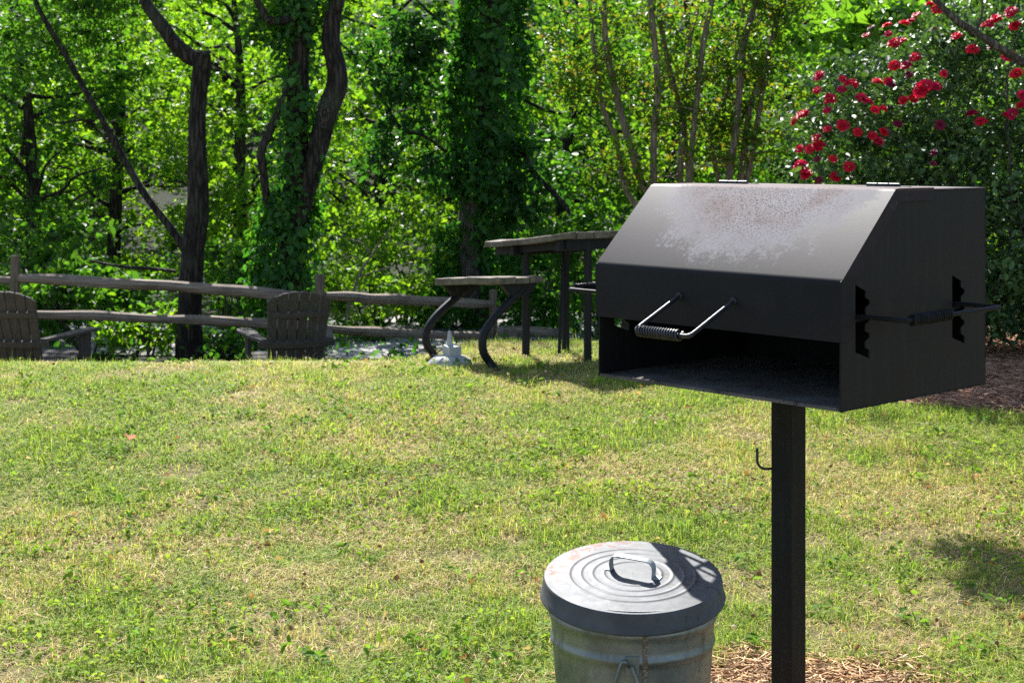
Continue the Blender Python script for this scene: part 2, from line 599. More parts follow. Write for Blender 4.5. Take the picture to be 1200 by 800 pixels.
# ------------------------------------------------------------------ lawn
def lawn_points(n, y0=3.7, y1=12.2, power=1.0):
    y = y0 + (y1 - y0) * RNG.uniform(0, 1, n) ** power
    x = RNG.uniform(-1, 1, n) * (.36 * y + .65)
    ok = ~(mulch_bed(x, y)) & ~(chip_bed(x, y, RNG.uniform(.68, 1.05, n)) & (RNG.uniform(0, 1, n) < .985))
    c = 10.0 + 1.0 * sstep(-0.75, -0.25, x) + 3.0 * sstep(0.9, 2.2, x)
    ok &= y < c + .9
    return x[ok], y[ok]


x, y = lawn_points(1150000, power=1.2)
dry = .42 * vnoise(x, y, 1.1, 21) + .33 * vnoise(x, y, 3.1, 22) + .25 * vnoise(x, y, 11, 23)
dry += .10 * sstep(8.5, 10, y) * sstep(.3, -1.0, x)
bare = np.maximum(sstep(.66, .74, .6 * vnoise(x, y, 1.6, 31) + .4 * vnoise(x, y, 5, 32)), 0)
# scuffed patches near the post and in front of the can
for (bx, by, br) in ((1.55, 5.55, .28), (1.15, 5.25, .2), (-.75, 5.3, .3), (-1.45, 4.75, .16), (1.75, 6.2, .25)):
    bare = np.maximum(bare, sstep(1.2, .5, np.hypot((x - bx) / 1.5, y - by) / br + .6 * (vnoise(x, y, 9, 33) - .5)))
keep = RNG.uniform(0, 1, len(x)) > bare * .62
x, y, dry, bare = x[keep], y[keep], dry[keep], bare[keep]
n = len(x)
tuft = vnoise(x, y, 9, 41) * .5 + vnoise(x, y, 2.6, 42) * .5
hgt = (.024 + .028 * sstep(.35, .8, tuft)) * RNG.uniform(.45, 1.4, n)
thatch = RNG.uniform(0, 1, n) < .24
pdry = np.clip(sstep(.42, .66, dry) * .66 + .11 + bare * .5, 0, .95)
u = RNG.uniform(0, 1, n)
u[thatch] *= .62
isdry = u < pdry * .62
hgt[isdry] *= .62
hgt[thatch] = RNG.uniform(.03, .075, thatch.sum())
tall = RNG.uniform(0, 1, n) < .012
hgt[tall] *= 1.9
wid = RNG.uniform(.0015, .0032, n) * (1 + .10 * np.clip(y - 5, 0, 6))
az = RNG.uniform(0, 2 * np.pi, n)
lean = np.abs(RNG.normal(.72, .42, n))
lean[thatch] = RNG.uniform(1.9, 2.5, thatch.sum())
z = zg(x, y) - .003
d = np.stack([np.cos(az), np.sin(az), np.zeros(n)], 1)
sd = np.stack([-np.sin(az), np.cos(az), np.zeros(n)], 1)
tw = RNG.uniform(-.8, .8, (n, 1))
sd = unit(sd + d * tw)
b = np.stack([x, y, z], 1)
h = hgt[:, None]
w = wid[:, None]
upv = np.array([0, 0, 1.0])
lift = np.where(thatch, RNG.uniform(.004, .022, n), 0)
b[:, 2] += lift
mid = b + (upv * np.cos(lean * .6)[:, None] + d * np.sin(lean * .6)[:, None]) * h * .55
l2 = np.where(thatch, 1.65, np.minimum(lean * 1.9, 2.0))
tip = mid + (upv * np.cos(l2)[:, None] + d * np.sin(l2)[:, None]) * h * .5
Vb = np.stack([b - sd * w * .5, b + sd * w * .5, mid + sd * w * .45, mid - sd * w * .45, tip], 1)
green = np.array([(.135, .235, .036), (.195, .305, .042), (.058, .12, .022), (.26, .355, .055)])
ygreen = np.array([(.30, .34, .07), (.36, .38, .085), (.25, .31, .06)])
straw = np.array([(.54, .40, .22), (.66, .53, .32), (.38, .25, .14), (.46, .36, .18)])
colr = np.where((u < pdry * .62)[:, None], straw[RNG.integers(0, 4, n)],
                np.where((u < pdry * .62 + .26)[:, None], ygreen[RNG.integers(0, 3, n)], green[RNG.integers(0, 4, n)]))
colr = np.clip(colr * RNG.uniform(.85, 1.6, (n, 1)), 0, .85)
o = np_mesh('grass', Vb, [(0, 1, 2, 3), (3, 2, 4)], colr, M['grass'])
tag(o, 'short mown lawn grass, green with straw coloured dry patches', 'grass', kind='stuff')

# clover and low weeds
x, y = lawn_points(52000, 3.8, 10.4, 1.0)
dens = vnoise(x, y, 1.3, 51) * .6 + vnoise(x, y, 5.5, 52) * .4
keep = RNG.uniform(0, 1, len(x)) < sstep(.50, .74, dens)
x, y = x[keep], y[keep]
pts = np.stack([x, y, zg(x, y) + RNG.uniform(.015, .05, len(x))], 1)
cl = np.array([(.20, .31, .04), (.26, .36, .05), (.15, .25, .04)])[RNG.integers(0, 3, len(x))] * RNG.uniform(.8, 1.15, (len(x), 1))
o = leaves('clover', pts, .021, M['grass'], cl, aspect=.85, up=1.6, droop=.1)
tag(o, 'low bright clover and broad leaved weeds scattered through the lawn', 'clover', kind='stuff')

# flat rosettes of broad leaved weeds, and bits of dead leaf
x, y = lawn_points(150, 4.1, 9.9, .9)
pp = []
for a_, b_ in zip(x, y):
    k_ = RNG.integers(7, 16)
    r_ = RNG.uniform(.01, .07, k_)
    t_ = RNG.uniform(0, 6.28, k_)
    pp.append(np.stack([a_ + r_ * np.cos(t_), b_ + r_ * np.sin(t_), zg(a_ + r_ * np.cos(t_), b_ + r_ * np.sin(t_)) + RNG.uniform(.02, .05, k_)], 1))
pp = np.concatenate(pp)
cl = np.array([(.14, .27, .035), (.19, .32, .04), (.10, .21, .03)])[RNG.integers(0, 3, len(pp))] * RNG.uniform(.8, 1.1, (len(pp), 1))
o = leaves('lawn_weeds', pp, .036, M['grass'], cl, aspect=.55, up=1.4, droop=.1)
tag(o, 'flat bright green weed rosettes growing among the lawn grass', 'weeds', kind='stuff')
x, y = lawn_points(520, 4.1, 10.2, 1.0)
pp = np.stack([x, y, zg(x, y) + RNG.uniform(.02, .045, len(x))], 1)
cl = np.array([(.30, .16, .08), (.40, .26, .15), (.20, .10, .06), (.46, .34, .22)])[RNG.integers(0, 4, len(pp))]
o = leaves('leaf_litter', pp, .028, M['grass'], cl, aspect=.7, up=1.2, fold=.6)
tag(o, 'small dry brown leaf bits caught in the lawn grass', 'leaf litter', kind='stuff')

# white clover heads
x, y = lawn_points(420, 4.2, 10.2, .9)
k1 = len(x)
t = (1 + 5 ** .5) / 2
ico = unit(np.array([(-1, t, 0), (1, t, 0), (-1, -t, 0), (1, -t, 0), (0, -1, t), (0, 1, t), (0, -1, -t), (0, 1, -t), (t, 0, -1), (t, 0, 1), (-t, 0, -1), (-t, 0, 1)], float))
icf = [(0, 11, 5), (0, 5, 1), (0, 1, 7), (0, 7, 10), (0, 10, 11), (1, 5, 9), (5, 11, 4), (11, 10, 2), (10, 7, 6), (7, 1, 8), (3, 9, 4), (3, 4, 2), (3, 2, 6), (3, 6, 8), (3, 8, 9), (4, 9, 5), (2, 4, 11), (6, 2, 10), (8, 6, 7), (9, 8, 1)]
rad = RNG.uniform(.005, .010, (k1, 1, 1))
cen = np.stack([x, y, zg(x, y) + RNG.uniform(.035, .065, k1)], 1)[:, None, :]
jl = 1 + RNG.uniform(-.25, .25, (k1, 12, 1))
cc = np.where(RNG.uniform(0, 1, (k1, 1)) < .75, np.array([[.62, .58, .48]]), np.array([[.28, .17, .10]]))
o = np_mesh('clover_blossoms', cen + ico[None] * rad * jl, icf, cc, M['grass'])
tag(o, 'tiny white and browned clover heads dotted over the lawn', 'clover blossoms', kind='stuff')


# wood chips and pine straw: small slivers lying on the beds
def slivers(name, x, y, lmin, lmax, wmin, wmax, lift, cols, label, cat, thick=.004):
    n = len(x)
    az = RNG.uniform(0, 2 * np.pi, n)
    d = unit(np.stack([np.cos(az), np.sin(az), RNG.normal(0, .12, n)], 1))
    s = unit(np.cross(np.array([0, 0, 1.0]) + RNG.normal(0, .16, (n, 3)), d))
    nn = np.cross(d, s)
    L = RNG.uniform(lmin, lmax, (n, 1)) * .5
    W = RNG.uniform(wmin, wmax, (n, 1)) * .5
    T = thick * .5
    c = np.stack([x, y, zg(x, y) + RNG.uniform(0, lift, n)], 1)
    V = np.stack([c + a * d * L * (1 if b_ > 0 else .8) + b_ * s * W + e * nn * T for e in (-1, 1) for b_ in (-1, 1) for a in (-1, 1)], 1)
    fc = [(0, 2, 3, 1), (4, 5, 7, 6), (0, 1, 5, 4), (2, 6, 7, 3), (0, 4, 6, 2), (1, 3, 7, 5)]
    col = np.array(cols)[RNG.integers(0, len(cols), n)] * RNG.uniform(.7, 1.2, (n, 1))
    o = np_mesh(name, V, fc, col, M['chip'])
    return tag(o, label, cat, kind='stuff')


k = NT('bare_wood_sliver')
at = k.n('ShaderNodeAttribute', attribute_name='col')
M['chip'] = k.done(k.bsdf(at.outputs['Color'], .8, 0, .2))
x = RNG.uniform(-.1, 2.1, 36000)
y = RNG.uniform(3.4, 5.5, 36000)
ok = chip_bed(x, y, RNG.uniform(.72, 1.12, len(x)))
slivers('wood_chips', x[ok], y[ok], .012, .085, .0014, .0055, .022,
        [(.56, .34, .17), (.64, .43, .24), (.46, .26, .12), (.34, .19, .09), (.58, .40, .23)],
        'orange tan wood chips spread round the foot of the grill post', 'wood chips', .0022)
x = RNG.uniform(1.4, 5.2, 26000)
y = RNG.uniform(7.7, 11.5, 26000)
ok = mulch_bed(x, y)
slivers('pine_straw', x[ok], y[ok], .05, .15, .003, .007, .03,
        [(.44, .22, .135), (.56, .33, .21), (.30, .155, .10), (.48, .28, .185)],
        'brown pine straw mulch under the red rose bush', 'pine straw', .003)

# ------------------------------------------------------------------ barbecue grill
GA = math.radians(-47.5)
grill = thing('barbecue_grill', 'large black steel pedestal barbecue grill with bleached hood on a square post', 'barbecue grill', (.834, 4.57, 0), GA)
HW, T0, ZB, ZT, DP = .443, -.3635, 1.02, 1.597, .727      # half width, front, bottom, top, depth


def slot(t):       # ladder slot with four notches, as (t, z)
    zb, zt, w0 = 1.150, 1.352, .047
    l = [(t, zb + .022)]
    l += [(t + .066, zb)]
    zz = zb + .022
    for i in range(4):
        l += [(t + .066, zz), (t + w0, zz + .008), (t + w0, zz + .026), (t + .066, zz + .036)]
        zz += .045
    l[-1] = (t + .066, zt - .026)
    l += [(t, zt)]
    # keep it strictly increasing on the right side
    return l


side = [(0, ZB), (DP, ZB), (DP, ZT), (.255, ZT), (.004, 1.360)]
for sx in (-1, 1):
    x0 = sx * HW
    m = MB().prism([side, slot(.067), slot(.545)] if sx > 0 else [side, slot(.067)], lambda a, b, t, x0=x0: (x0 + t, a + T0, b), -.0025, .0025)
    m.build('side_panel', M['steel'], grill, bevel=.0008)
m = MB().box((0, T0 + DP / 2 - .0035, ZB + .003), (2 * HW - .006, DP - .008, .006))
m.box((0, T0 + .004, ZB + .0075), (2 * HW - .006, .003, .003))
m.build('floor_plate', M['ash'], grill)
MB().box((0, T0 + DP - .0035, (ZB + ZT) / 2), (2 * HW - .006, .005, ZT - ZB - .001)).build('back_panel', M['soot'], grill)
MB().box((0, T0 + (.40 + DP) / 2, ZT + .003), (2 * HW + .008, DP - .40 + .004, .005)).build('top_panel', M['hood'], grill, bevel=.001)

# weld beads along the lower and rear edges of the end panels
for sx in (-1, 1):
    rr = random.Random(sx + 5)
    n_ = 90
    MB().tube([(sx * (HW + .0015), T0 + .004 + (DP - .008) * i / n_, ZB + .0015) for i in range(n_ + 1)], [rr.uniform(.0012, .0034) for i in range(n_ + 1)], 6, 0, .1, seed=sx + 3).build('weld_bead', M['rod_dark'], grill, smooth=True)
    MB().tube([(sx * (HW + .001), T0 + DP - .001, ZB + .004 + (ZT - ZB - .01) * i / n_) for i in range(n_ + 1)], [rr.uniform(.0012, .0032) for i in range(n_ + 1)], 6, 0, .1, seed=sx + 9).build('weld_bead', M['rod_dark'], grill, smooth=True)

# hood sheet: folded profile with rounded creases
def fillet(pl, r, k=4):
    out = [pl[0]]
    for i in range(1, len(pl) - 1):
        p, a, b = V3((*pl[i], 0)), V3((*pl[i - 1], 0)), V3((*pl[i + 1], 0))
        d1, d2 = (a - p).normalized(), (b - p).normalized()
        for j in range(k + 1):
            t = j / k
            q_ = (p + d1 * r) * (1 - t) ** 2 + p * 2 * t * (1 - t) + (p + d2 * r) * t ** 2
            out.append((q_.x, q_.y))
    return out + [pl[-1]]


def offset(pl, d):
    out = []
    for i in range(len(pl)):
        a, b = V3((*pl[max(i - 1, 0)], 0)), V3((*pl[min(i + 1, len(pl) - 1)], 0))
        t = (b - a).normalized()
        out.append((pl[i][0] + t.y * d, pl[i][1] - t.x * d))
    return out


outer = fillet([(-.005, 1.204), (-.005, 1.364), (.250, 1.6065), (.440, 1.6065)], .012)
inner = offset(outer, .0035)
hood = MB().prism([outer + inner[::-1]], lambda a, b, t: (t, a + T0, b), -.4515, .4515)
fl = [(-.0045, 1.205), (.045, 1.205), (.045, 1.343), (.268, 1.570), (.44, 1.570), (.44, 1.6055), (.250, 1.6055), (-.0045, 1.3635)]
for sx in (-1, 1):
    hood.prism([fl], lambda a, b, t, sx=sx: (sx * .4485 + t, a + T0, b), -.0018, .0018)
hood_o = hood.build('hood', M['hood'], grill, smooth=True, angle=30)
MB().box((0, T0 + .0005, 1.2065), (.885, .006, .005)).build('hem', M['steel'], hood_o)


def coil(m, a, b, R, wire, turns):
    a, b = V3(a), V3(b)
    ax = (b - a).normalized()
    u = ax.orthogonal().normalized()
    w = ax.cross(u)
    n = turns * 14
    m.tube([a.lerp(b, i / n) + (u * math.cos(2 * math.pi * i / 14) + w * math.sin(2 * math.pi * i / 14)) * R for i in range(n + 1)], wire, 6)


def handle(name, pts, ca, cb, parent, r=.0065, mat='rod'):
    h_ = MB().tube(pts, r, 10, 5).build(name, M[mat], parent, smooth=True)
    m_ = MB()
    coil(m_, ca, cb, .0135, .0036, 16)
    m_.build('coil_grip', M[mat], parent, smooth=True)
    return h_


def bent(a, b, c, d, r=.018):
    """rod with two bends: a-b-c-d with softened corners"""
    a, b, c, d = map(V3, (a, b, c, d))
    return [a, a.lerp(b, .5), b + (a - b).normalized() * r, b + ((a - b).normalized() + (c - b).normalized()) * r * .28, b + (c - b).normalized() * r, b.lerp(c, .5),
            c + (b - c).normalized() * r, c + ((b - c).normalized() + (d - c).normalized()) * r * .28, c + (d - c).normalized() * r, c.lerp(d, .5), d]


fx1, fx2 = HW - .554, HW - .352
y0, y1 = T0 - .004, T0 - .20
handle('hood_handle', bent((fx1, y0, 1.290), (fx1 + .004, y1, 1.205), (fx2 + .004, y1, 1.205), (fx2, y0, 1.290)), (fx1 + .018, y1, 1.205), (fx2 - .030, y1, 1.205), hood_o)
for fx in (fx1, fx2):
    MB().lathe([(.001, .004), (.010, .0035), (.012, 0), (.011, -.004), (.001, -.004)], 12).build('weld', M['rod'], hood_o, smooth=True).matrix_local = Matrix.Translation((fx, T0 - .008, 1.289)) @ Matrix.Rotation(math.pi / 2, 4, 'X')

# cooking grate with its two pull handles
zgr = 1.264
m = MB()
for i in range(24):
    yy = T0 + .07 + i * .0255
    m.tube([(-HW + .01, yy, zgr), (HW - .01, yy, zgr)], .005, 6)
for xx in (-HW + .015, 0, HW - .015):
    m.tube([(xx, T0 + .06, zgr - .009), (xx, T0 + .67, zgr - .009)], .006, 6)
grate = m.build('cooking_grate', M['soot'], grill, smooth=True)
for sx, e in ((1, .135), (-1, .235)):
    xo = sx * (HW + e)
    ya, yb = T0 + .105, T0 + .575
    handle('grate_handle', bent((sx * (HW - .12), ya, zgr), (xo, ya, zgr), (xo, yb, zgr + .004), (sx * (HW - .12), yb, zgr + .004), .02), (xo, ya + .022, zgr), (xo, ya + .21, zgr + .002), grate, mat='rod_dark')

# hinges
for xx in (HW - .72, HW - .161):
    m = MB()
    m.box((xx, T0 + .412, ZT + .0085), (.115, .05, .003))
    m.box((xx, T0 + .475, ZT + .0085), (.115, .05, .003))
    for i in range(3):
        xa = xx - .055 + i * .038
        m.tube([(xa, T0 + .443, ZT + .0135), (xa + .034, T0 + .443, ZT + .0135)], .0068, 10)
    m.build('hinge', M['rod'], grill, smooth=True)
# post and hook
m = MB().box((0, 0, (ZB - .40) / 2 - .0), (.076, .076, ZB + .398))
m.build('post', M['post'], grill, bevel=.006)
MB().box((0, 0, ZB - .007), (.20, .20, .010)).build('mounting_plate', M['steel'], grill)
u_ = Matrix.Rotation(-GA, 4, 'Z').to_3x3()
lft = u_ @ V3((-1, 0, 0))
base = V3((0, 0, .752)) + lft * .05
hk = [V3((-.036, .0, .752)), base + lft * .012]
for i in range(7):
    a = math.radians(-90 - i * 15)
    hk.append(base + lft * .018 + V3((0, 0, .026)) + (lft * -math.cos(a) + V3((0, 0, 1)) * math.sin(a)) * .026)
hk.append(hk[-1] + V3((0, 0, .036)))
MB().tube(hk, .0042, 8, 3).build('hook', M['rod'], grill, smooth=True)

# ------------------------------------------------------------------ trash can
CX, CY = .314, 3.95
can = thing('trash_can', 'galvanised steel trash can with rust spotted round lid beside the grill', 'trash can', (CX, CY, 0), 0)


def canr(z): return .178 + (.218 - .178) * z / .575


prof = [(.001, .03), (canr(0) - .006, .03), (canr(0), .0)]
zz = .0
beads = (.10, .19, .445, .51)
for i in range(1, 121):
    z_ = .575 * i / 120
    r_ = canr(z_)
    for bz in beads: r_ += .006 * math.exp(-((z_ - bz) / .011) ** 2)
    prof.append((r_, z_))
prof += [(canr(.575) - .002, .575), (canr(.53) - .003, .53), (canr(.05) - .003, .05)]
MB().lathe(prof, 96).build('body', M['galv'], can, smooth=True, angle=60)
# seam strip and rust streak down the front
sa = math.radians(-90 + 4)
m = MB()
for i in range(30):
    z0, z1 = .28 + .28 * i / 30, .28 + .28 * (i + 1) / 30
    for zA in (z0,):
        rr0 = canr(zA) + .0015 + sum(.006 * math.exp(-((zA - bz) / .011) ** 2) for bz in beads)
        rr1 = canr(z1) + .0015 + sum(.006 * math.exp(-((z1 - bz) / .011) ** 2) for bz in beads)
        n0 = len(m.v)
        for r_, z_ in ((rr0, z0), (rr1, z1)):
            for da in (-.03, .03):
                m.v.append((r_ * math.cos(sa + da), r_ * math.sin(sa + da), z_))
        m.f.append((n0, n0 + 1, n0 + 3, n0 + 2))
k = NT('rusty_seam')
n1 = k.noise(k.coord(), 160, 4, .7)
M['seam'] = k.done(k.bsdf(k.ramp(n1, [(.38, (.30, .31, .30)), (.5, (.16, .12, .08)), (.7, (.10, .06, .035))]), .7, .3, .4, n1, .5, .003))
m.build('seam', M['seam'], can)
# drop handle and its bracket
ha = math.radians(-90 - 8)
rh = canr(.43) + .006
m = MB()
def on_can(a, r, z): return V3((r * math.cos(a), r * math.sin(a), z))
brk = [on_can(ha + da, canr(.44) + .002, z_) for z_ in (.415, .462) for da in (-.02, .14)]
brk2 = [on_can(ha + da, canr(.44) + .007, z_) for z_ in (.415, .462) for da in (-.02, .14)]
m.add(brk + brk2, [(0, 1, 3, 2), (4, 6, 7, 5), (0, 4, 5, 1), (2, 3, 7, 6), (0, 2, 6, 4), (1, 5, 7, 3)])
m.add([on_can(ha + .06 + .018 * math.cos(t_ * 1.05), canr(.44) + .012, .437 + .008 * math.sin(t_ * 1.05)) for t_ in range(6)], [(0, 1, 2, 3, 4, 5)])
m.build('handle_bracket', M['galv'], can, bevel=.001)
m = MB()
m.tube([on_can(ha + .015, rh + .002, .437), on_can(ha - .01, rh + .014, .452), on_can(ha - .06, rh + .016, .448), on_can(ha - .13, rh + .016, .40), on_can(ha - .24, rh + .016, .335), on_can(ha - .26, rh + .014, .310), on_can(ha - .2, rh + .014, .30), on_can(ha + .2, rh + .014, .30), on_can(ha + .26, rh + .014, .31), on_can(ha + .12, rh + .014, .40), on_can(ha + .05, rh + .01, .44)], .0048, 8, 4)
m.build('drop_handle', M['galv'], can, smooth=True)

# lid, sitting crooked (lower towards the front)
LR = .231
lp = [(.001, .0)]
ridges = (.075, .105, .135, .165)
for i in range(1, 160):
    r_ = LR * i / 160
    z_ = .006 * (1 - (r_ / LR) ** 2)
    for rb in ridges: z_ += .0019 * math.exp(-((r_ - rb) / .0045) ** 2)
    lp.append((r_, z_))
lp += [(LR, -.002), (LR + .002, -.006), (LR + .0055, -.042), (LR + .0095, -.046), (LR + .0105, -.050), (LR + .008, -.054), (LR + .003, -.051), (LR - .001, -.044), (LR - .002, -.006), (.001, -.004)]
lid = MB().lathe(lp, 128).build('lid', M['galv_lid'], can, smooth=True, angle=50)
lid.location = (0, 0, .603)
lid.rotation_euler = (math.radians(8.0), math.radians(-.6), math.radians(0))
# strap handle of the lid
hp = [(-.060, .004), (-.062, .026), (-.060, .038), (-.052, .047), (-.040, .050), (.040, .050), (.052, .047), (.060, .038), (.062, .026), (.060, .004)]
hi = offset(hp, .003)
m = MB().prism([hp + hi[::-1]], lambda a, b, t: (a, t, b), -.012, .012)
for sx in (-1, 1): m.box((sx * .069, 0, .0065), (.022, .022, .003))
M['galv_strap'] = NT('galvanised_strap')
M['galv_strap'] = M['galv_strap'].done(M['galv_strap'].bsdf((.30, .32, .33), .5, .25))
so = m.build('lid_handle', M['galv_strap'], lid, smooth=True, bevel=.001)
so.rotation_euler = (0, 0, math.radians(-27))

# ------------------------------------------------------------------ picnic table and bench
BA = math.atan2(.78, -.62)                      # direction of the long edges
DU = V3((math.cos(BA), math.sin(BA), 0))        # away from the camera, to the left
DV = V3((.78, .62, 0))                          # across, to the right
zt0 = .36


def planks(m, near, length, width, n, th, slope, seed):
    """boards running from the near end (near = its left corner, top) away along DU, side by side along DV"""
    rr = random.Random(seed)
    w = width / n
    for i in range(n):
        off = DV * (w * (i + .5))
        e0, e1 = rr.uniform(-.02, .012), rr.uniform(-.015, .015)
        segs = 10
        a0 = near + off + DU * e0
        a1 = near + off + DU * (length + e1) + V3((0, 0, slope * length))
        bow = rr.uniform(-.012, .010)
        vs, fs = [], []
        j0, j1 = rr.uniform(-.004, .005), rr.uniform(-.004, .005)
        for s_ in range(segs + 1):
            t_ = s_ / segs
            p = a0.lerp(a1, t_) + V3((0, 0, bow * (1 - 4 * (t_ - .5) ** 2) + rr.uniform(-.002, .002)))
            for dv, dz_ in ((-w / 2 + .004, -th), (w / 2 - .004, -th), (w / 2 - .004, j0 + rr.uniform(-.002, .002)), (-w / 2 + .004, j1 + rr.uniform(-.002, .002))):
                vs.append(p + DV * dv + V3((0, 0, dz_)))
        for s_ in range(segs):
            for q_ in range(4):
                q2 = (q_ + 1) % 4
                fs.append((s_ * 4 + q_, s_ * 4 + q2, s_ * 4 + 4 + q2, s_ * 4 + 4 + q_))
        fs += [(0, 1, 2, 3), (segs * 4 + 3, segs * 4 + 2, segs * 4 + 1, segs * 4)]
        m.add(vs, fs)


def rel3(o, p): return V3(p) - V3(o.location)


nb = P(590, 326, 9.62)                          # near left corner of the bench seat, top
LB, SB = .75, -.075
bR, bL = P(583, 432, 9.55), P(513, 419, 10.05)
bc = (bR + bL) / 2
bench = thing('picnic_bench', 'weathered plank bench seat carried on two C shaped black pipes', 'bench', (bc.x, bc.y, zgf(bc.x, bc.y)))
m = MB()
planks(m, rel3(bench, nb), LB, .33, 3, .042, SB, 5)
m.build('seat', M['plank'], bench, bevel=.004)
for bb, dl in ((bR, .06), (bL, .68)):
    g = zgf(bb.x, bb.y)
    ss = nb + DU * dl + DV * .17 + V3((0, 0, SB * dl - .052))
    foot = V3((bb.x, bb.y, g - .05))
    H_ = ss.z - .04 - g
    top = ss + V3((0, 0, -.04))
    pl = [top + DV * .04 + V3((0, 0, .015)), top + DV * -.10 + V3((0, 0, -.17 * H_)), top + DV * -.215 + V3((0, 0, -.36 * H_)), top + DV * -.285 + V3((0, 0, -.56 * H_)),
          top + DV * -.285 + V3((0, 0, -.76 * H_)), top + DV * -.23 + V3((0, 0, -.92 * H_)), foot + V3((0, 0, .03)), foot + DV * .04]
    MB().tube([rel3(bench, p_) for p_ in pl], .027, 12, 5).build('pipe_leg', M['pipe'], bench, smooth=True)
    m = MB()
    cc_ = rel3(bench, ss)
    m.prism([[(-.15, .0), (.15, .0), (.12, -.04), (.05, -.085), (-.07, -.075)]], lambda a, b, t, cc_=cc_: cc_ + DV * a + V3((0, 0, b + .008)) + DU * t, -.018, .018)
    m.build('bracket', M['pipe'], bench)

nt_ = P(655, 273, 9.75)
LT, ST_ = .80, -.11
table = thing('picnic_table', 'weathered plank picnic table on dark steel legs behind the grill', 'picnic table', (nt_.x, nt_.y + .5, zgf(nt_.x, nt_.y + .5)))
nr = rel3(table, nt_)
m = MB()
planks(m, nr, LT, .74, 5, .042, ST_, 9)
m.build('tabletop', M['plank'], table, bevel=.004)


def under(a_, b_, dz_): return nr + DU * a_ + DV * b_ + V3((0, 0, ST_ * a_ - .046 + dz_))


m = MB()
for a_ in (.06, .54):
    m.prism([[(.04, 0), (.70, 0), (.70, -.07), (.04, -.07)]], lambda b_, c_, t, a_=a_: under(a_ + t, b_, c_), -.02, .02)
m.prism([[(.02, -.002), (.78, -.002), (.78, -.055), (.02, -.055)]], lambda b_, c_, t: under(b_, .10 + t, c_), -.015, .015)
m.build('under_frame', M['pipe'], table)
for a_, b_ in ((.51, .14), (.54, .52), (.06, .30), (.06, .64)):
    p = under(a_, b_, -.01)
    g = zgf(p.x + table.location.x, p.y + table.location.y) - table.location.z
    MB().tube([(p.x, p.y, g - .05), p], .027, 12).build('leg', M['pipe'], table, smooth=True)
p0, p1 = under(.40, .34, 0), under(.54, .50, -.06)
g = zgf(p0.x + table.location.x, p0.y + table.location.y) - table.location.z
MB().tube([(p0.x, p0.y, g - .02), p1], .012, 8).build('brace', M['pipe'], table, smooth=True)

# utility cover by the bench
pc = P(527, 421, 9.9)
uc = thing('utility_cover', 'pale round lid with a white box and upright cone beside the bench', 'utility cover', (pc.x, pc.y, zgf(pc.x, pc.y)))
MB().lathe([(.001, .062), (.05, .061), (.10, .052), (.135, .034), (.155, .0), (.155, -.05)], 32).build('lid', M['conc'], uc, smooth=True)
MB().box((.015, 0, .090), (.095, .10, .065), Matrix.Rotation(.5, 4, 'Z') @ Matrix.Rotation(.12, 4, 'X')).build('box', M['white_plastic'], uc, bevel=.008)
MB().lathe([(.026, .11), (.022, .13), (.013, .195), (.010, .215), (.001, .22)], 20).build('cone', M['white_plastic'], uc, smooth=True)
MB().tube([(-.05, -.04, .10), (-.09, -.08, .075), (-.14, -.1, .03)], .005, 6, 4).build('cable', M['rod'], uc, smooth=True)

# ------------------------------------------------------------------ adirondack chairs
def make_chair(loc, rz, label):
    t_ = thing('adirondack_chair', label, 'chair', loc, rz, 'adirondack chairs facing the woods')
    inc = math.radians(20)
    org = V3((0, -.16, .20))
    bx, by = V3((1, 0, 0)), V3((0, -math.sin(inc), math.cos(inc)))
    bn = V3((0, -math.cos(inc), -math.sin(inc)))
    def bk(a, b, t): return org + bx * a + by * b + bn * t
    n = 6
    for i in range(n):
        lo0, lo1 = (-.5 + i / n) * .41, (-.5 + (i + 1) / n) * .41
        hi0, hi1 = (-.5 + i / n) * .50, (-.5 + (i + 1) / n) * .50
        g_ = .0055
        def topz(a): return .79 - .075 * (abs(a) / .25) ** 2.2
        am = (hi0 + hi1) / 2
        pl = [(lo0 + g_, 0), (lo1 - g_, 0), (hi1 - g_, topz(hi1)), (am, topz(am) + .004), (hi0 + g_, topz(hi0))]
        MB().prism([pl], bk, -.010, .010).build('back_slat', M['chair'], t_, bevel=.003)
    def brace(name, b0, half, hgt_, dep):
        m_ = MB()
        seg = 10
        pl = []
        for k_ in range(seg + 1):
            a = -half + 2 * half * k_ / seg
            pl.append((a, .011 + dep * (1 - (a / half) ** 2) * .6 + .012))
        poly = pl + [(half, .0108), (-half, .0108)]
        m_.prism([poly], lambda a, t, b: bk(a, b, t), b0, b0 + hgt_)
        return m_.build(name, M['chair'], t_, bevel=.002)
    brace('back_brace', .585, .235, .045, .02)
    brace('back_brace', .335, .30, .05, .05)
    for sx in (-1, 1):
        pl = [(sx * .225, -.30), (sx * .285, -.31), (sx * .325, -.12), (sx * .375, .28), (sx * .37, .40), (sx * .33, .435), (sx * .255, .42), (sx * .235, .25)]
        MB().prism([pl], lambda a, b, t: (a, b, t + .565 + .015 * b), -.012, .012).build('armrest', M['chair'], t_, bevel=.004)
        MB().prism([[(.26, 0), (.40, 0), (.42, .54), (.24, .54)]], lambda a, b, t, sx=sx: (sx * .285 + t, a, b), -.014, .014).build('front_leg', M['chair'], t_, bevel=.003)
        MB().prism([[(-.50, 0), (-.38, 0), (-.05, .17), (.30, .27), (.40, .27), (.40, .36), (.24, .36), (-.20, .24)]], lambda a, b, t, sx=sx: (sx * .255 + t, a, b), -.014, .014).build('rear_leg', M['chair'], t_, bevel=.003)
    m_ = MB()
    for i in range(6):
        yy = -.14 + i * .095
        m_.box((0, yy, .265 + .10 * (i / 5) + .012), (.52, .082, .02), Matrix.Rotation(.2, 4, 'X'))
    m_.build('seat', M['chair'], t_, bevel=.003)
    return t_


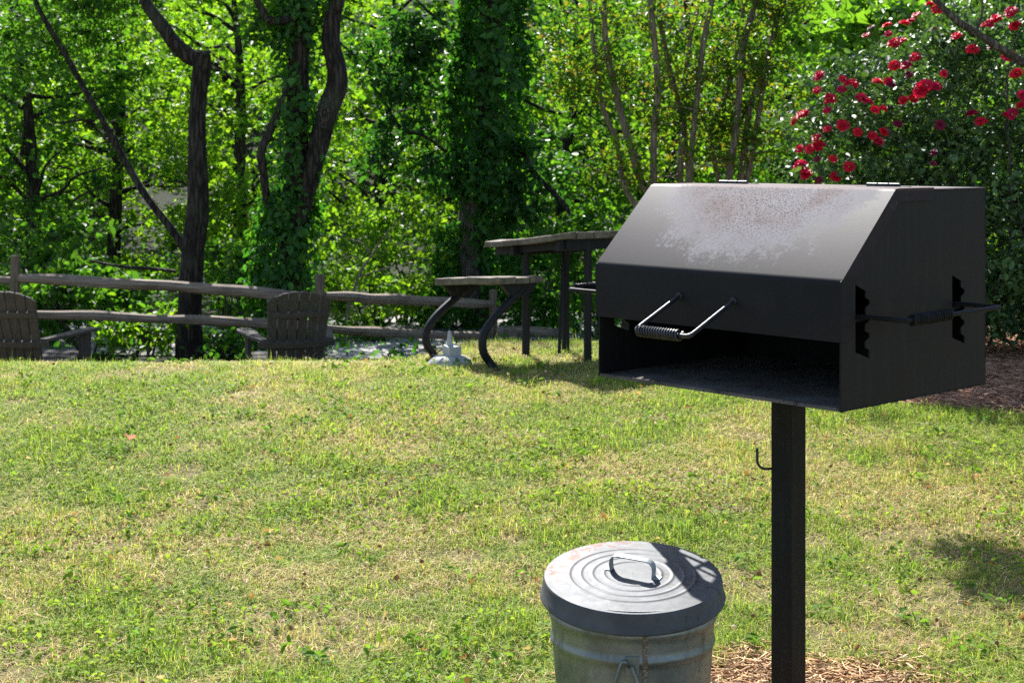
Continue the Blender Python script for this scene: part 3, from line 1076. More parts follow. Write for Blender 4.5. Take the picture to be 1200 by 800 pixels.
def pchair(px, Y, rz, label):
    X_ = (px - 600) / F * Y
    return make_chair((X_, Y, zgf(X_, Y) + .035), rz, label)


pchair(340, 12.0, math.radians(18), 'dark slatted adirondack chair in front of the second fence post, seen from behind')
pchair(38, 12.1, math.radians(-11), 'dark slatted adirondack chair cut off at the left edge, right arm showing')

# ------------------------------------------------------------------ split rail fence
fence = thing('split_rail_fence', 'weathered two rail split rail fence running behind the chairs', 'fence', (-1.8, 14.0, zgf(-1.8, 14.0)))
posts = [(-330, 14.2, 292), (18, 14.0, 300), (375, 14.05, 322), (578, 17.0, 340)]
ptop = []
for px, Y, row in posts:
    p = P(px, row, Y)
    r_ = .046
    m = MB()
    sg = 9
    pts = []
    for i in range(8):
        z_ = zgf(p.x, p.y) - .1 + (p.z - zgf(p.x, p.y) + .1) * i / 7
        pts.append(rel3(fence, (p.x + .004 * math.sin(i * 2.1 + px), p.y, z_)))
    m.tube(pts + [pts[-1] + V3((.0, 0, .008))], [r_ * 1.08] * 3 + [r_] * 5 + [r_ * .75], sg, 0, .05, seed=int(px) + 400)
    m.build('post', M['post_wood'], fence)
    ptop.append(p)


def rail(a, b, r0, seed, sagz=-.02):
    rr = random.Random(seed)
    pts, rad = [], []
    for i in range(9):
        t_ = i / 8
        p = V3(a).lerp(V3(b), t_) + V3((0, rr.uniform(-.006, .006), rr.uniform(-.007, .007) + sagz * 4 * t_ * (1 - t_)))
        pts.append(rel3(fence, p))
        rad.append(r0 * (.72 if i in (0, 8) else rr.uniform(.9, 1.12)))
    MB().tube(pts, rad, 8, 3, .06, seed=seed).build('rail', M['rail'], fence)


rail(P(-330, 317, 14.1), P(14, 328, 14.02), .044, 1)
rail(P(-330, 362, 14.15), P(14, 371, 14.06), .042, 2)
rail(P(22, 326, 13.98), P(372, 349, 14.03), .049, 3, .02)
rail(P(22, 367, 14.06), P(372, 383, 14.08), .045, 4, .01)
rail(P(379, 347, 14.1), P(576, 356, 16.95), .050, 5, .0)
rail(P(379, 385, 14.15), P(576, 395, 17.0), .048, 6, -.01)
fence_end = P(578, 395, 17.0)

pl_ = P(597, 404, 16.2)
stump = MB().tube([(0, 0, -.1), (.003, 0, .05), (0, 0, .15), (.006, 0, .205), (.002, 0, .22)], [.085, .078, .072, .07, .055], 12, 2, .05, seed=3).build('tree_stump', M['post_wood'])
stump.location = (pl_.x, pl_.y, zgf(pl_.x, pl_.y))
tag(stump, 'short grey weathered stump right of the last fence post', 'stump')
lg = P(622, 396, 16.8)
log = MB().tube([(-.38, 0, 0), (-.1, .02, .01), (.15, 0, 0), (.40, -.02, -.01)], [.05, .062, .06, .048], 10, 4, .06, seed=8).build('log', M['rail'])
log.location = (lg.x, lg.y, zgf(lg.x, lg.y) + .10)
tag(log, 'grey weathered log lying on the ground behind the short stump', 'log')

# ------------------------------------------------------------------ trees
db = thing('fallen_branch', 'pale dead branch leaning in the brush right of the second fence post', 'dead branch', (-1.72, 17.3, zgf(-1.72, 17.3)))
m = MB()
for q_, w_ in (([(405, 375), (420, 325), (436, 298), (452, 275), (470, 255)], .017), ([(436, 298), (425, 285), (408, 280)], .009), ([(420, 325), (440, 318), (462, 312)], .009), ([(452, 275), (462, 285), (480, 288)], .007), ([(428, 310), (415, 300), (398, 306)], .007)):
    m.tube([rel3(db, P(a_, b_, 16.6 + .01 * (i_ * 7 % 5))) for i_, (a_, b_) in enumerate(q_)], [w_ * (1 - .16 * i_) for i_ in range(len(q_))], 6, 4, .05, seed=q_[0][0])
m.build('limbs', M['bark_smooth'], db, smooth=True)

def tree(name, label, loc, group=None, cat='tree'):
    return thing(name, label, cat, loc, 0, group)


def trunk(parent, plist, mat, name='trunk', segs=12, wob=.05, seed=0):
    """plist: (px, row, Y, width in px)"""
    pts = [rel3(parent, P(a, b, c)) for a, b, c, d_ in plist]
    rad = [d_ / 2 / F * c for a, b, c, d_ in plist]
    return MB().tube(pts, rad, segs, 5, wob, seed=seed).build(name, mat, parent, smooth=True, angle=60)


def gp(px, Y, dz=-.05):
    X_ = (px - 600) / F * Y
    return (X_, Y, zgf(X_, Y) + dz)


def crown(parent, clouds, size, mat, pal, name='crown', margin=11.3, **kw):
    pts = np.concatenate([cloud(*c) for c in clouds])
    pts = keep_light(pts, margin)
    return leaves(name, rel(pts, parent), size, mat, pal, parent, **kw)


def pc_(px, row, Y): return tuple(P(px, row, Y))


# T1: bent dark trunk on the left
t1 = tree('tree', 'tall dark furrowed tree whose trunk bends sharply left above the fence', gp(222, 14.9))
trunk(t1, [(224, 470, 14.9, 44), (222, 415, 14.9, 34), (222, 360, 14.9, 30), (226, 300, 14.9, 27), (232, 240, 14.9, 25), (231, 170, 14.9, 22), (233, 110, 14.9, 20), (236, 74, 14.9, 22), (222, 66, 14.9, 19), (205, 52, 14.9, 19), (190, 30, 14.9, 16), (172, 5, 14.9, 13), (160, -30, 15, 12), (150, -120, 15.4, 10), (140, -260, 16.2, 7)], M['bark'], seed=1)
trunk(t1, [(236, 80, 14.9, 17), (240, 68, 14.85, 15), (241, 62, 14.82, 10)], M['bark'], 'broken_stub', 9, .1, 2)
trunk(t1, [(222, 300, 14.95, 11), (205, 274, 15, 10), (175, 235, 15, 9), (150, 195, 15.1, 8.5), (125, 150, 15.1, 8), (105, 115, 15.2, 7.5), (80, 70, 15.3, 7), (55, 28, 15.3, 6), (40, -5, 15.4, 5), (20, -70, 15.6, 4)], M['bark'], 'branch', 8, .04, 3)
trunk(t1, [(112, 142, 15.15, 3.2), (90, 141, 15.1, 2.8), (70, 144, 15, 2.4), (55, 138, 15, 1.5)], M['bark'], 'branch', 6, .03, 4)
trunk(t1, [(206, 318, 15, 4.5), (180, 315, 15, 4), (140, 312, 15, 3.5), (105, 305, 15, 2.5)], M['bark'], 'branch', 6, .03, 5)
crown(t1, [((-3.2, 17.2, 5.2), (1.5, 1.2, .8), 3000, 50, .2), ((-4.7, 16.4, 3.6), (.9, .7, .8), 2200, 40, .16), (pc_(20, 60, 15.4), (.45, .4, .5), 700, 16, .12), (pc_(140, -10, 15.6), (.7, .4, .22), 700, 16, .12)], .105, M['leaf'], 'mid', star=True)

# T2: twin tree, one stem wrapped in creeper
t2 = tree('tree', 'vine wrapped tree with a knotted second stem leaning right above the fence', gp(338, 14.7))
trunk(t2, [(334, 460, 14.7, 46), (336, 390, 14.7, 36), (340, 300, 14.7, 32), (346, 230, 14.7, 30), (348, 150, 14.7, 27), (350, 80, 14.7, 24), (352, 0, 14.7, 22), (350, -120, 15.2, 16), (352, -250, 16, 10)], M['bark'], seed=6)
trunk(t2, [(347, 260, 14.62, 22), (362, 215, 14.6, 23), (372, 175, 14.6, 24), (382, 135, 14.6, 25), (395, 100, 14.6, 25), (393, 75, 14.6, 24), (388, 50, 14.6, 22), (390, 20, 14.6, 19), (396, -10, 14.6, 18), (402, -90, 15, 14), (410, -220, 15.8, 9)], M['bark'], 'second_stem', 12, .05, 7)
MB().lathe([(.028, 0), (.05, .004), (.056, .014), (.048, .024), (.036, .022), (.03, .004), (.026, -.01), (.001, -.012)], 14).build('knot', M['bark_grey'], t2, smooth=True).matrix_local = Matrix.Translation(rel3(t2, P(381, 134, 14.485))) @ Matrix.Diagonal((.9, 1, 1.5, 1)) @ Matrix.Rotation(math.pi / 2, 4, 'X')
MB().lathe([(.02, 0), (.034, .004), (.038, .012), (.032, .018), (.02, .004), (.001, -.008)], 12).build('knot', M['bark_grey'], t2, smooth=True).matrix_local = Matrix.Translation(rel3(t2, P(379, 146, 14.485))) @ Matrix.Rotation(math.pi / 2, 4, 'X')
trunk(t2, [(318, 260, 14.7, 9), (313, 235, 14.6, 10), (309, 205, 14.55, 10), (306, 178, 14.5, 11), (314, 160, 14.5, 11), (322, 140, 14.5, 9), (330, 118, 14.55, 7), (344, 90, 14.6, 5)], M['bark'], 'branch', 8, .06, 8)
trunk(t2, [(352, 22, 14.6, 9), (335, 24, 14.5, 10), (315, 24, 14.5, 10), (306, 10, 14.5, 9), (298, -8, 14.5, 8), (285, -60, 14.7, 6)], M['bark'], 'branch', 8, .05, 9)
# creeper on the first stem
def creeper(parent, plist, n, size, thick, pal='vine', mat='leaf_dark', name='creeper', seed=0, lo_gap=.18):
    pts_, rad_ = catmull([P(a, b, c) for a, b, c, d_ in plist], [d_ / 2 / F * c for a, b, c, d_ in plist], 8)
    A = np.array([tuple(p) for p in pts_])
    R_ = np.array(rad_)
    i = RNG.integers(0, len(A), n)
    an = RNG.uniform(0, 2 * np.pi, n)
    dirs = np.stack([np.cos(an), np.sin(an), np.zeros(n)], 1)
    gap = vnoise(an * 1.2, A[i, 2] * 2.2, 1.6, 61 + seed)
    r_ = R_[i] * RNG.uniform(.72, 1.0, n) + thick * (gap - .35) * RNG.uniform(.2, 1.2, n)
    big = vnoise(an * .8 + seed * 3, A[i, 2], 1.9, 81 + seed)
    r_ = r_ + thick * 1.1 * np.maximum(big - .55, 0) * 2
    p = A[i] + dirs * r_[:, None] + RNG.normal(0, .045, (n, 3))
    ok_ = RNG.uniform(0, 1, n) < np.clip(sstep(lo_gap, lo_gap + .15, .6 * gap + .4 * big) + .04, 0, 1)
    p, dirs = p[ok_], dirs[ok_]
    return leaves(name, rel(p, parent), size, M[mat], pal, parent, outward=dirs * 1.3, up=.5, droop=1.1, aspect=.62)


creeper(t2, [(328, 400, 14.7, 58), (329, 345, 14.7, 66), (334, 300, 14.7, 64), (338, 250, 14.7, 52), (344, 225, 14.7, 40)], 3300, .088, .13)
creeper(t2, [(344, 235, 14.7, 40), (350, 190, 14.7, 34), (352, 120, 14.7, 34), (352, 30, 14.7, 34), (352, -30, 14.7, 32)], 3400, .080, .20, seed=7, lo_gap=.42)
crown(t2, [((-1.6, 17.6, 5.7), (1.4, 1.1, .8), 2800, 50, .2), ((-2.0, 15.9, 3.9), (.9, .5, .35), 1200, 26, .14), (pc_(330, 20, 14.9), (.5, .35, .35), 900, 18, .12)], .10, M['leaf'], 'mid')

# T3: creeper clad tree in the middle
t3 = tree('tree', 'thick tree clad in dark green creeper, bare patch of bark low on its trunk', gp(556, 18.20))
trunk(t3, [(560, 430, 18.20, 42), (556, 350, 18.20, 36), (552, 290, 18.20, 30), (555, 230, 18.20, 30), (565, 170, 18.20, 30), (572, 90, 18.20, 30), (576, 0, 18.20, 28), (578, -120, 18.6, 22), (580, -260, 19.4, 12)], M['bark_grey'], seed=11)
creeper(t3, [(572, 225, 18.18, 62), (568, 180, 18.20, 70), (566, 120, 18.20, 76), (576, 60, 18.20, 78), (582, 0, 18.20, 74), (584, -50, 18.20, 70)], 5200, .118, .2, seed=2)
creeper(t3, [(580, 350, 18.15, 36), (582, 310, 18.15, 40), (580, 270, 18.15, 40), (578, 235, 18.18, 44)], 1300, .11, .13, seed=3)
creeper(t3, [(532, 350, 18.20, 26), (530, 310, 18.20, 24), (530, 262, 18.20, 20)], 620, .105, .1, seed=4)
trunk(t3, [(585, 150, 18.20, 6), (612, 178, 18.00, 6.5), (628, 205, 17.90, 7), (648, 225, 17.80, 7), (668, 248, 17.70, 6), (690, 262, 17.70, 4)], M['bark'], 'branch', 7, .05, 12)
trunk(t3, [(556, 210, 18.20, 5), (525, 180, 18.10, 4.6), (498, 160, 18.00, 4), (470, 150, 18.00, 3.4), (450, 118, 18.00, 2.6), (435, 98, 18.00, 1.8)], M['bark'], 'branch', 6, .05, 13)
trunk(t3, [(560, 60, 18.20, 7), (525, 30, 18.10, 5), (500, 12, 18.00, 4), (470, -20, 18.10, 3)], M['bark'], 'branch', 6, .05, 14)
crown(t3, [((-.5, 20.0, 6.0), (1.5, 1.1, .9), 3600, 60, .2),
           (pc_(455, 60, 18.20), (0.53, 0.50, 0.40), 620, 22, .115), (pc_(500, 100, 18.10), (0.53, 0.44, 0.44), 560, 22, .115),
           (pc_(505, 40, 18.10), (0.50, 0.44, 0.38), 480, 18, .115), (pc_(470, 165, 18.10), (0.53, 0.44, 0.35), 520, 18, .115), (pc_(505, 205, 18.00), (0.44, 0.38, 0.25), 300, 12, .10),
           (pc_(635, 190, 18.00), (0.47, 0.38, 0.40), 420, 14, .115), (pc_(640, 60, 18.40), (0.53, 0.38, 0.44), 300, 14, .115), (pc_(610, 235, 18.00), (0.38, 0.38, 0.25), 420, 12, .115)], .122, M['leaf_dark'], 'dark', droop=1.0)

# background trees, each with its own crown
BT = [
    (35, 19.4, 2.3, (1.35, 1.1, 2.5), 5200, .115, 'mid', 'broad leaved tree behind the left fence post, deep in shade'),
    (130, 21.5, 2.4, (1.65, 1.2, 2.8), 7200, .118, 'bright', 'sunlit yellow green maple behind the thin slanting branch'),
    (285, 20.2, 2.5, (1.35, 1.1, 2.8), 6200, .115, 'bright', 'sunlit yellow green maple between the bent trunk and the vine wrapped tree'),
    (440, 22.5, 2.3, (1.45, 1.2, 2.7), 5600, .11, 'bright', 'pale green tree filling the gap right of the knotted leaning stem'),
    (520, 25.5, 2.2, (1.5, 1.2, 2.6), 4600, .11, 'mid', 'mid green tree far behind the creeper clad trunk'),
    (655, 23.0, 2.6, (1.4, 1.2, 2.6), 4600, .11, 'mid', 'loose green tree far behind the picnic table'),
    (790, 21.0, 2.6, (1.55, 1.1, 2.8), 6200, .10, 'mid', 'dense green tree behind the tan multi stemmed shrub'),
    (925, 22.0, 2.7, (1.4, 1.1, 2.8), 6200, .085, 'dark', 'fine leaved dark tree in the gap left of the rose bush'),
    (1090, 19.5, 3.0, (1.9, 1.1, 2.8), 6500, .10, 'mid', 'tall green tree rising behind the rose bush'),
    (1280, 19.0, 2.8, (1.5, 1.1, 2.7), 3600, .10, 'dark', 'dark tree at the far right behind the rose bush'),
    (-120, 19.0, 2.6, (1.4, 1.1, 2.8), 3600, .115, 'dark', 'dark tree at the far left edge of the woods'),
]
for i, (px, Y, cz, rd, n, sz, pal, lab) in enumerate(BT):
    g = gp(px, Y)
    tr = tree('tree', lab, g, 'background trees in the woods')
    X_ = g[0]
    m = MB()
    rr = random.Random(100 + i)
    tp = V3((rr.uniform(-.3, .3), rr.uniform(-.2, .2), cz + rd[2] * .7 - g[2]))
    m.tube([(0, 0, -.2), (rr.uniform(-.08, .08), 0, tp.z * .33), (tp.x * .5 + rr.uniform(-.15, .15), 0, tp.z * .66), tp], [.11, .085, .06, .02], 9, 5, .05, seed=i)
    for j in range(17):
        h_ = rr.uniform(.18, .9) * tp.z
        a_ = rr.uniform(0, 6.28)
        e = V3((math.cos(a_) * rd[0] * .85, math.sin(a_) * rd[1] * .8, h_ + rr.uniform(.1, .8)))
        limb(m, V3((tp.x * h_ / tp.z * .7, 0, h_)), e, .035, .008, .08, seed=i * 50 + j)
    m.build('trunk', M['bark'], tr, smooth=True)
    crown(tr, [((X_, Y, cz), rd, n, n // 45, .17, .35)], sz, M['leaf'], pal, star=(pal == 'bright'), aspect=.62)

# shrubs along the fence and path
SH = [
    (100, 345, 15.6, (.75, .45, .40), 1500, .095, 'mid', 'leafy shrub between the fence rails beside the left post'),
    (60, 300, 16.6, (.8, .45, .55), 1500, .10, 'mid', 'taller shrub showing above the rails right of the left post'),
    (165, 385, 15.0, (.5, .35, .24), 1000, .085, 'bright', 'low bright green shrub under the lower rail left of the bent trunk'),
    (275, 345, 16.4, (.55, .45, .62), 1500, .095, 'mid', 'upright shrub behind the rails left of the vine wrapped tree'),
    (258, 402, 15.2, (.3, .3, .16), 480, .075, 'vine', 'small low shrub at the foot of the bent trunk'),
    (430, 345, 17.2, (.7, .5, .42), 1500, .085, 'bright', 'sunlit shrub above the rails right of the second fence post'),
    (470, 300, 18.4, (.8, .5, .8), 2400, .085, 'bright', 'sunlit yellow green shrub left of the plank bench'),
    (425, 398, 16.9, (.42, .3, .15), 620, .06, 'vine', 'low shrub under the lower rail right of the slatted chair'),
    (530, 370, 18.0, (.45, .35, .35), 1000, .085, 'vine', 'shrub seen through the C shaped bench pipes'),
    (640, 345, 17.6, (.55, .4, .72), 2000, .095, 'vine', 'dense shrub behind the picnic table legs'),
    (705, 320, 17.0, (.6, .4, .85), 2000, .095, 'mid', 'tall shrub behind the right end of the picnic table'),
    (10, 380, 16.2, (.6, .4, .45), 900, .095, 'dark', 'dark shrub at the left edge behind the slatted chair'),
    (620, 240, 19.5, (.8, .6, .7), 1700, .10, 'mid', 'leafy shrub above the tabletop right of the creeper clad tree'),
]
for i, (px, row, Y, rd, n, sz, pal, lab) in enumerate(SH):
    c = P(px, row, Y)
    g = gp(px, Y, 0)
    s_ = thing('shrub', lab, 'shrub', g, 0, 'shrubs along the fence')
    m = MB()
    rr = random.Random(300 + i)
    hh = c.z - g[2]
    for j in range(6):
        limb(m, (rr.uniform(-.1, .1), rr.uniform(-.08, .08), -.05), (rr.uniform(-.7, .7) * rd[0], rr.uniform(-.6, .6) * rd[1], hh + rr.uniform(-.2, .6) * rd[2]), .016, .005, .08, seed=i * 20 + j)
    m.build('stem', M['bark_grey'], s_, smooth=True)
    cl_ = [(tuple(c), rd, n, max(10, n // 40), .10, .4)]
    if hh - rd[2] > .25: cl_.append(((c.x, c.y, g[2] + (hh - rd[2]) * .55 + .1), (rd[0] * .7, rd[1] * .7, (hh - rd[2]) * .5), n // 4, 14, .1, .3))
    crown(s_, cl_, sz, M['leaf'], pal, 'foliage', aspect=.6)

# far woods: one mass of leaves on the hillside
pp = []
for i in range(190):
    Y = RNG.uniform(24.5, 44)
    px = RNG.uniform(-150, 1350)
    X_ = (px - 600) / F * Y
    zz = zgf(X_, Y) + RNG.uniform(.2, 4.2)
    pp.append(cloud((X_, Y, zz), (1.6, 1.2, RNG.uniform(.7, 1.5)), 800, 16, .2))
pp = np.concatenate(pp)
o = leaves('far_woods', pp, .17, M['leaf'], pick('bright', len(pp), .3), aspect=.6)
tag(o, 'far mass of sunlit leaves on the slope behind the trees', 'woods', kind='stuff')
# ground plants on the wood floor
xx = RNG.uniform(-8, 8, 16000)
yy = RNG.uniform(14.4, 27, 16000)
ok = (vnoise(xx, yy, .9, 71) > .42) & ~((yy > 15.7) & (yy < 19.2) & (vnoise(xx, yy, .5, 72) > .35))
xx, yy = xx[ok], yy[ok]
pts = np.stack([xx, yy, zg(xx, yy) + RNG.uniform(.02, .35, len(xx)) ** 1.3], 1)
o = leaves('ground_cover', pts, .085, M['leaf'], 'vine', aspect=.6)
tag(o, 'low leafy ground cover on the floor of the woods', 'ground cover', kind='stuff')

# crape myrtle: many tan stems fanning up behind the grill
cm = tree('crape_myrtle', 'multi stemmed shrub tree with smooth tan stems and reddish young leaves', gp(815, 12.6))
ST = [
    [(800, 330, 12.5, 10), (772, 250, 12.5, 10), (752, 215, 12.5, 9.5), (735, 160, 12.5, 9), (722, 110, 12.5, 8.5), (711, 60, 12.5, 8), (708, 20, 12.5, 7), (706, -25, 12.6, 6)],
    [(795, 330, 12.6, 8), (758, 260, 12.6, 8), (732, 218, 12.6, 7), (722, 165, 12.6, 6), (706, 125, 12.6, 6), (700, 85, 12.6, 5.5), (695, 50, 12.6, 5), (690, -15, 12.7, 4)],
    [(805, 330, 12.4, 9), (775, 260, 12.4, 9), (766, 215, 12.4, 8.5), (767, 145, 12.4, 8.5), (771, 110, 12.4, 8), (768, 60, 12.4, 8), (764, 22, 12.4, 7.5), (758, -25, 12.5, 6)],
    [(812, 330, 12.6, 9), (800, 260, 12.6, 9), (797, 205, 12.6, 8.5), (799, 150, 12.6, 8), (791, 110, 12.6, 8), (782, 70, 12.6, 7.5), (774, 25, 12.6, 7), (772, -20, 12.6, 6)],
    [(815, 330, 12.5, 8), (808, 260, 12.5, 8), (809, 195, 12.5, 7.5), (815, 130, 12.5, 7), (820, 85, 12.5, 7), (826, 40, 12.5, 7), (836, -5, 12.5, 6), (842, -40, 12.5, 5)],
    [(818, 330, 12.7, 7), (812, 255, 12.7, 7), (802, 150, 12.7, 6), (803, 95, 12.7, 6), (809, 45, 12.7, 6), (819, 5, 12.7, 5), (824, -30, 12.7, 4)],
    [(830, 330, 12.5, 10), (848, 250, 12.5, 9.5), (856, 195, 12.5, 9), (864, 140, 12.5, 8.5), (868, 80, 12.5, 8.5), (874, 40, 12.5, 8), (886, 0, 12.5, 7), (894, -40, 12.5, 6)],
    [(832, 330, 12.6, 8), (862, 250, 12.6, 8), (870, 190, 12.6, 8), (878, 130, 12.6, 7.5), (890, 95, 12.6, 7.5), (902, 60, 12.6, 7), (912, 15, 12.6, 7), (920, -30, 12.6, 6)],
    [(834, 330, 12.7, 7), (850, 260, 12.7, 7), (832, 160, 12.7, 6), (845, 125, 12.7, 6), (858, 85, 12.7, 6), (868, 40, 12.7, 5), (872, -20, 12.7, 4)],
    [(838, 330, 12.6, 7), (868, 240, 12.6, 7), (884, 165, 12.6, 7), (893, 110, 12.6, 6), (906, 40, 12.6, 5.5), (915, -20, 12.6, 5)],
]
for i, s_ in enumerate(ST):
    trunk(cm, [(812 + (s_[0][0] - 815) * .6, 460, s_[0][2], s_[0][3] * 1.15)] + s_, M['bark_smooth'], 'stem', 9, .03, 20 + i)
m = MB()
rr = random.Random(77)
tw_pts = []
for i in range(95):
    s_ = ST[rr.randrange(len(ST))]
    j = rr.randrange(2, len(s_) - 1)
    a_ = P(*s_[j][:3])
    e = a_ + V3((rr.uniform(-.55, .55), rr.uniform(-.4, .4), rr.uniform(.0, .5)))
    pts = limb(m, rel3(cm, a_), rel3(cm, e), .008, .002, .10, seed=900 + i, segs=5)
    for t_ in np.linspace(.15, 1, 9):
        tw_pts.append(tuple(a_.lerp(e, t_)))
m.build('twigs', M['bark_smooth'], cm, smooth=True)
tw_pts = np.array(tw_pts)
pts = np.repeat(tw_pts, 7, 0) + RNG.normal(0, .05, (len(tw_pts) * 7, 3))
ex = np.concatenate([cloud(pc_(720, 110, 12.6), (.5, .4, .8), 1000, 40, .09), cloud(pc_(830, 130, 12.9), (.55, .4, .6), 1000, 40, .09), cloud(pc_(890, 120, 12.7), (.4, .4, .6), 900, 30, .09), cloud((1.75, 12.3, 4.4), (1.0, .7, .5), 500, 12, .12), cloud(pc_(680, 60, 12.6), (.35, .3, .5), 900, 30, .08)])
pts = np.concatenate([pts, ex])
leaves('crown', rel(pts, cm), .055, M['leaf'], 'myrtle', cm, aspect=.6, jit=.35)

# sweetgum with pale star leaves above the rose bush
sg_ = tree('sweetgum_tree', 'young tree with pale star shaped leaves just above the rose bush', gp(1010, 12.8))
trunk(sg_, [(1030, 450, 12.8, 12), (1028, 300, 12.8, 11), (1020, 150, 12.8, 9), (1012, 60, 12.8, 7), (1004, 0, 12.8, 5), (1000, -60, 12.8, 3)], M['bark_grey'], seed=31)
m = MB()
for j, (ex_, ey_) in enumerate(((965, 45), (985, 20), (1040, 15), (1050, 50), (975, 75), (1030, -10))):
    limb(m, rel3(sg_, P(1013, 70 + j * 5, 12.8)), rel3(sg_, P(ex_, ey_, 12.6)), .014, .004, .06, seed=600 + j)
m.build('branches', M['bark_grey'], sg_, smooth=True)
crown(sg_, [(pc_(990, 40, 12.6), (.36, .3, .25), 420, 12, .1), (pc_(1035, 25, 12.7), (.36, .3, .22), 420, 12, .1), (pc_(985, 78, 12.6), (.2, .2, .12), 120, 5, .07)], .15, M['leaf'], 'star', star=True, aspect=.7, margin=9.5, droop=.9)

# ------------------------------------------------------------------ rose bush
rose = thing('rose_bush', 'big climbing rose bush covered in red blooms behind the grill', 'rose bush', gp(1130, 10.7, 0))
EL = [(pc_(985, 165, 10.6), (.42, .5, .62)), (pc_(1060, 120, 10.8), (.55, .6, .62)), (pc_(1140, 90, 10.9), (.75, .7, .75)), (pc_(1225, 100, 10.6), (.7, .7, .85)),
      (pc_(1080, 260, 10.7), (.75, .7, .75)), (pc_(1180, 260, 10.4), (.85, .8, .8)), (pc_(1130, 370, 10.6), (.85, .75, .42)), (pc_(1260, 330, 10.4), (.7, .8, .7)), (pc_(1010, 290, 10.7), (.5, .5, .6))]
pts = []
for c, r_ in EL:
    vol = r_[0] * r_[1] * r_[2]
    pts.append(cloud(c, r_, int(9500 * vol ** .75), int(190 * vol ** .7) + 12, .085, .55))
# long arching canes at the skin
pts = np.concatenate(pts)
pts = pts[pts[:, 2] > zg(pts[:, 0], pts[:, 1]) + .12]
leaves('foliage', rel(pts, rose), .056, M['leaf_rose'], 'rose', rose, aspect=.62, up=.9, droop=.4)
m = MB()
rr = random.Random(55)
for j in range(26):
    bx = rr.uniform(-.7, 1.3)
    c, r_ = EL[rr.randrange(len(EL))]
    e = V3(c) + V3((rr.uniform(-.9, .9) * r_[0], rr.uniform(-.8, .8) * r_[1], rr.uniform(-.2, .95) * r_[2]))
    b0 = V3((rose.location.x + bx, rose.location.y + rr.uniform(-.4, .4), 0))
    b0.z = zgf(b0.x, b0.y) - .05
    limb(m, rel3(rose, b0), rel3(rose, e), .014, .004, .10, seed=700 + j)
m.build('canes', M['bark_grey'], rose, smooth=True)


def bloom_mesh(name, mat, seed):
    rr = random.Random(seed)
    m_ = MB()
    for ring, (np_, R_, tilt, ln) in enumerate(((4, .004, 1.35, .024), (5, .010, 1.05, .032), (6, .014, .72, .038), (7, .016, .35, .040))):
        for i in range(np_):
            a = 2 * math.pi * (i + .5 * (ring % 2)) / np_ + rr.uniform(-.2, .2)
            ti = tilt + rr.uniform(-.18, .18)
            d_ = V3((math.cos(a), math.sin(a), 0))
            s_ = V3((-math.sin(a), math.cos(a), 0))
            wv = ln * .52
            vs = []
            for r0 in range(4):
                t_ = r0 / 3
                cur = ti - .55 * t_
                p = d_ * (R_ + ln * t_ * math.cos(cur)) + V3((0, 0, ln * t_ * math.sin(max(cur, -.1)) + (3 - ring) * .002))
                ww = wv * (.45, .95, 1.1, .6)[r0]
                for q_ in (-1, 0, 1):
                    vs.append(p + s_ * q_ * ww + (V3((0, 0, 1)) * .25 - d_ * .35) * abs(q_) * ww * .5 + V3((rr.uniform(-1, 1), rr.uniform(-1, 1), rr.uniform(-1, 1))) * .0042)
            fs = [(r0 * 3 + q_, r0 * 3 + q_ + 1, r0 * 3 + q_ + 4, r0 * 3 + q_ + 3) for r0 in range(3) for q_ in range(2)]
            m_.add(vs, fs)
    ob = m_.build(name, mat, rose, smooth=True, angle=70)
    return ob


BL = [(540, 145), (630, 140), (655, 178), (690, 168), (745, 62), (725, 85), (695, 98), (625, 105), (910, 148), (973, 203), (705, 268), (855, 302), (1130, 50), (1155, 100), (1140, 110), (1045, 95), (1060, 85), (1025, 102), (1140, 305), (1155, 298), (1120, 230), (348, 312), (340, 370), (445, 325), (480, 345), (440, 365), (585, 335), (630, 333), (520, 403), (550, 415), (395, 402), (385, 415), (380, 450), (278, 468), (247, 492), (290, 462), (575, 448), (610, 445), (690, 410), (730, 405), (765, 365), (825, 355), (785, 345), (755, 380), (972, 465), (1008, 497), (1135, 465), (1112, 470), (1170, 430), (1182, 390), (445, 512), (380, 527), (505, 540), (565, 553), (610, 540), (590, 578), (338, 563), (270, 608), (330, 600), (345, 597), (310, 608), (405, 648), (470, 680), (275, 678), (262, 672), (297, 712), (285, 718), (415, 722), (800, 20), (830, 40), (1070, 78), (655, 268), (740, 235)]
OLD = [(840, 510), (815, 625), (815, 668), (668, 505), (820, 125), (715, 305), (1050, 195), (340, 650), (345, 735), (640, 345), (560, 115)]
protoA = bloom_mesh('bloom', M['petal'], 1)
protoB = bloom_mesh('withered_bloom', M['petal_old'], 2)
protoB['label'] = 'withered dark magenta bloom'
cam_p = V3((0, 0, H))


def bush_hit(px, row):
    dvec = (P(px, row, 1.0) - cam_p)
    best = None
    for c, r_ in EL:
        S = Matrix.Diagonal((1 / r_[0], 1 / r_[1], 1 / r_[2]))
        o_ = S @ (cam_p - V3(c))
        d_ = S @ dvec
        A_, B_, C_ = d_.dot(d_), 2 * o_.dot(d_), o_.dot(o_) - 1
        D_ = B_ * B_ - 4 * A_ * C_
        if D_ > 0:
            t_ = (-B_ - math.sqrt(D_)) / (2 * A_)
            if best is None or t_ < best[0]:
                best = (t_, (V3([(o_ + d_ * t_)[q_] / r_[q_] for q_ in range(3)])).normalized())
    if best is None: best = (10.55, V3((-.3, -.8, .5)).normalized())
    return cam_p + dvec * (best[0] - .10), best[1]


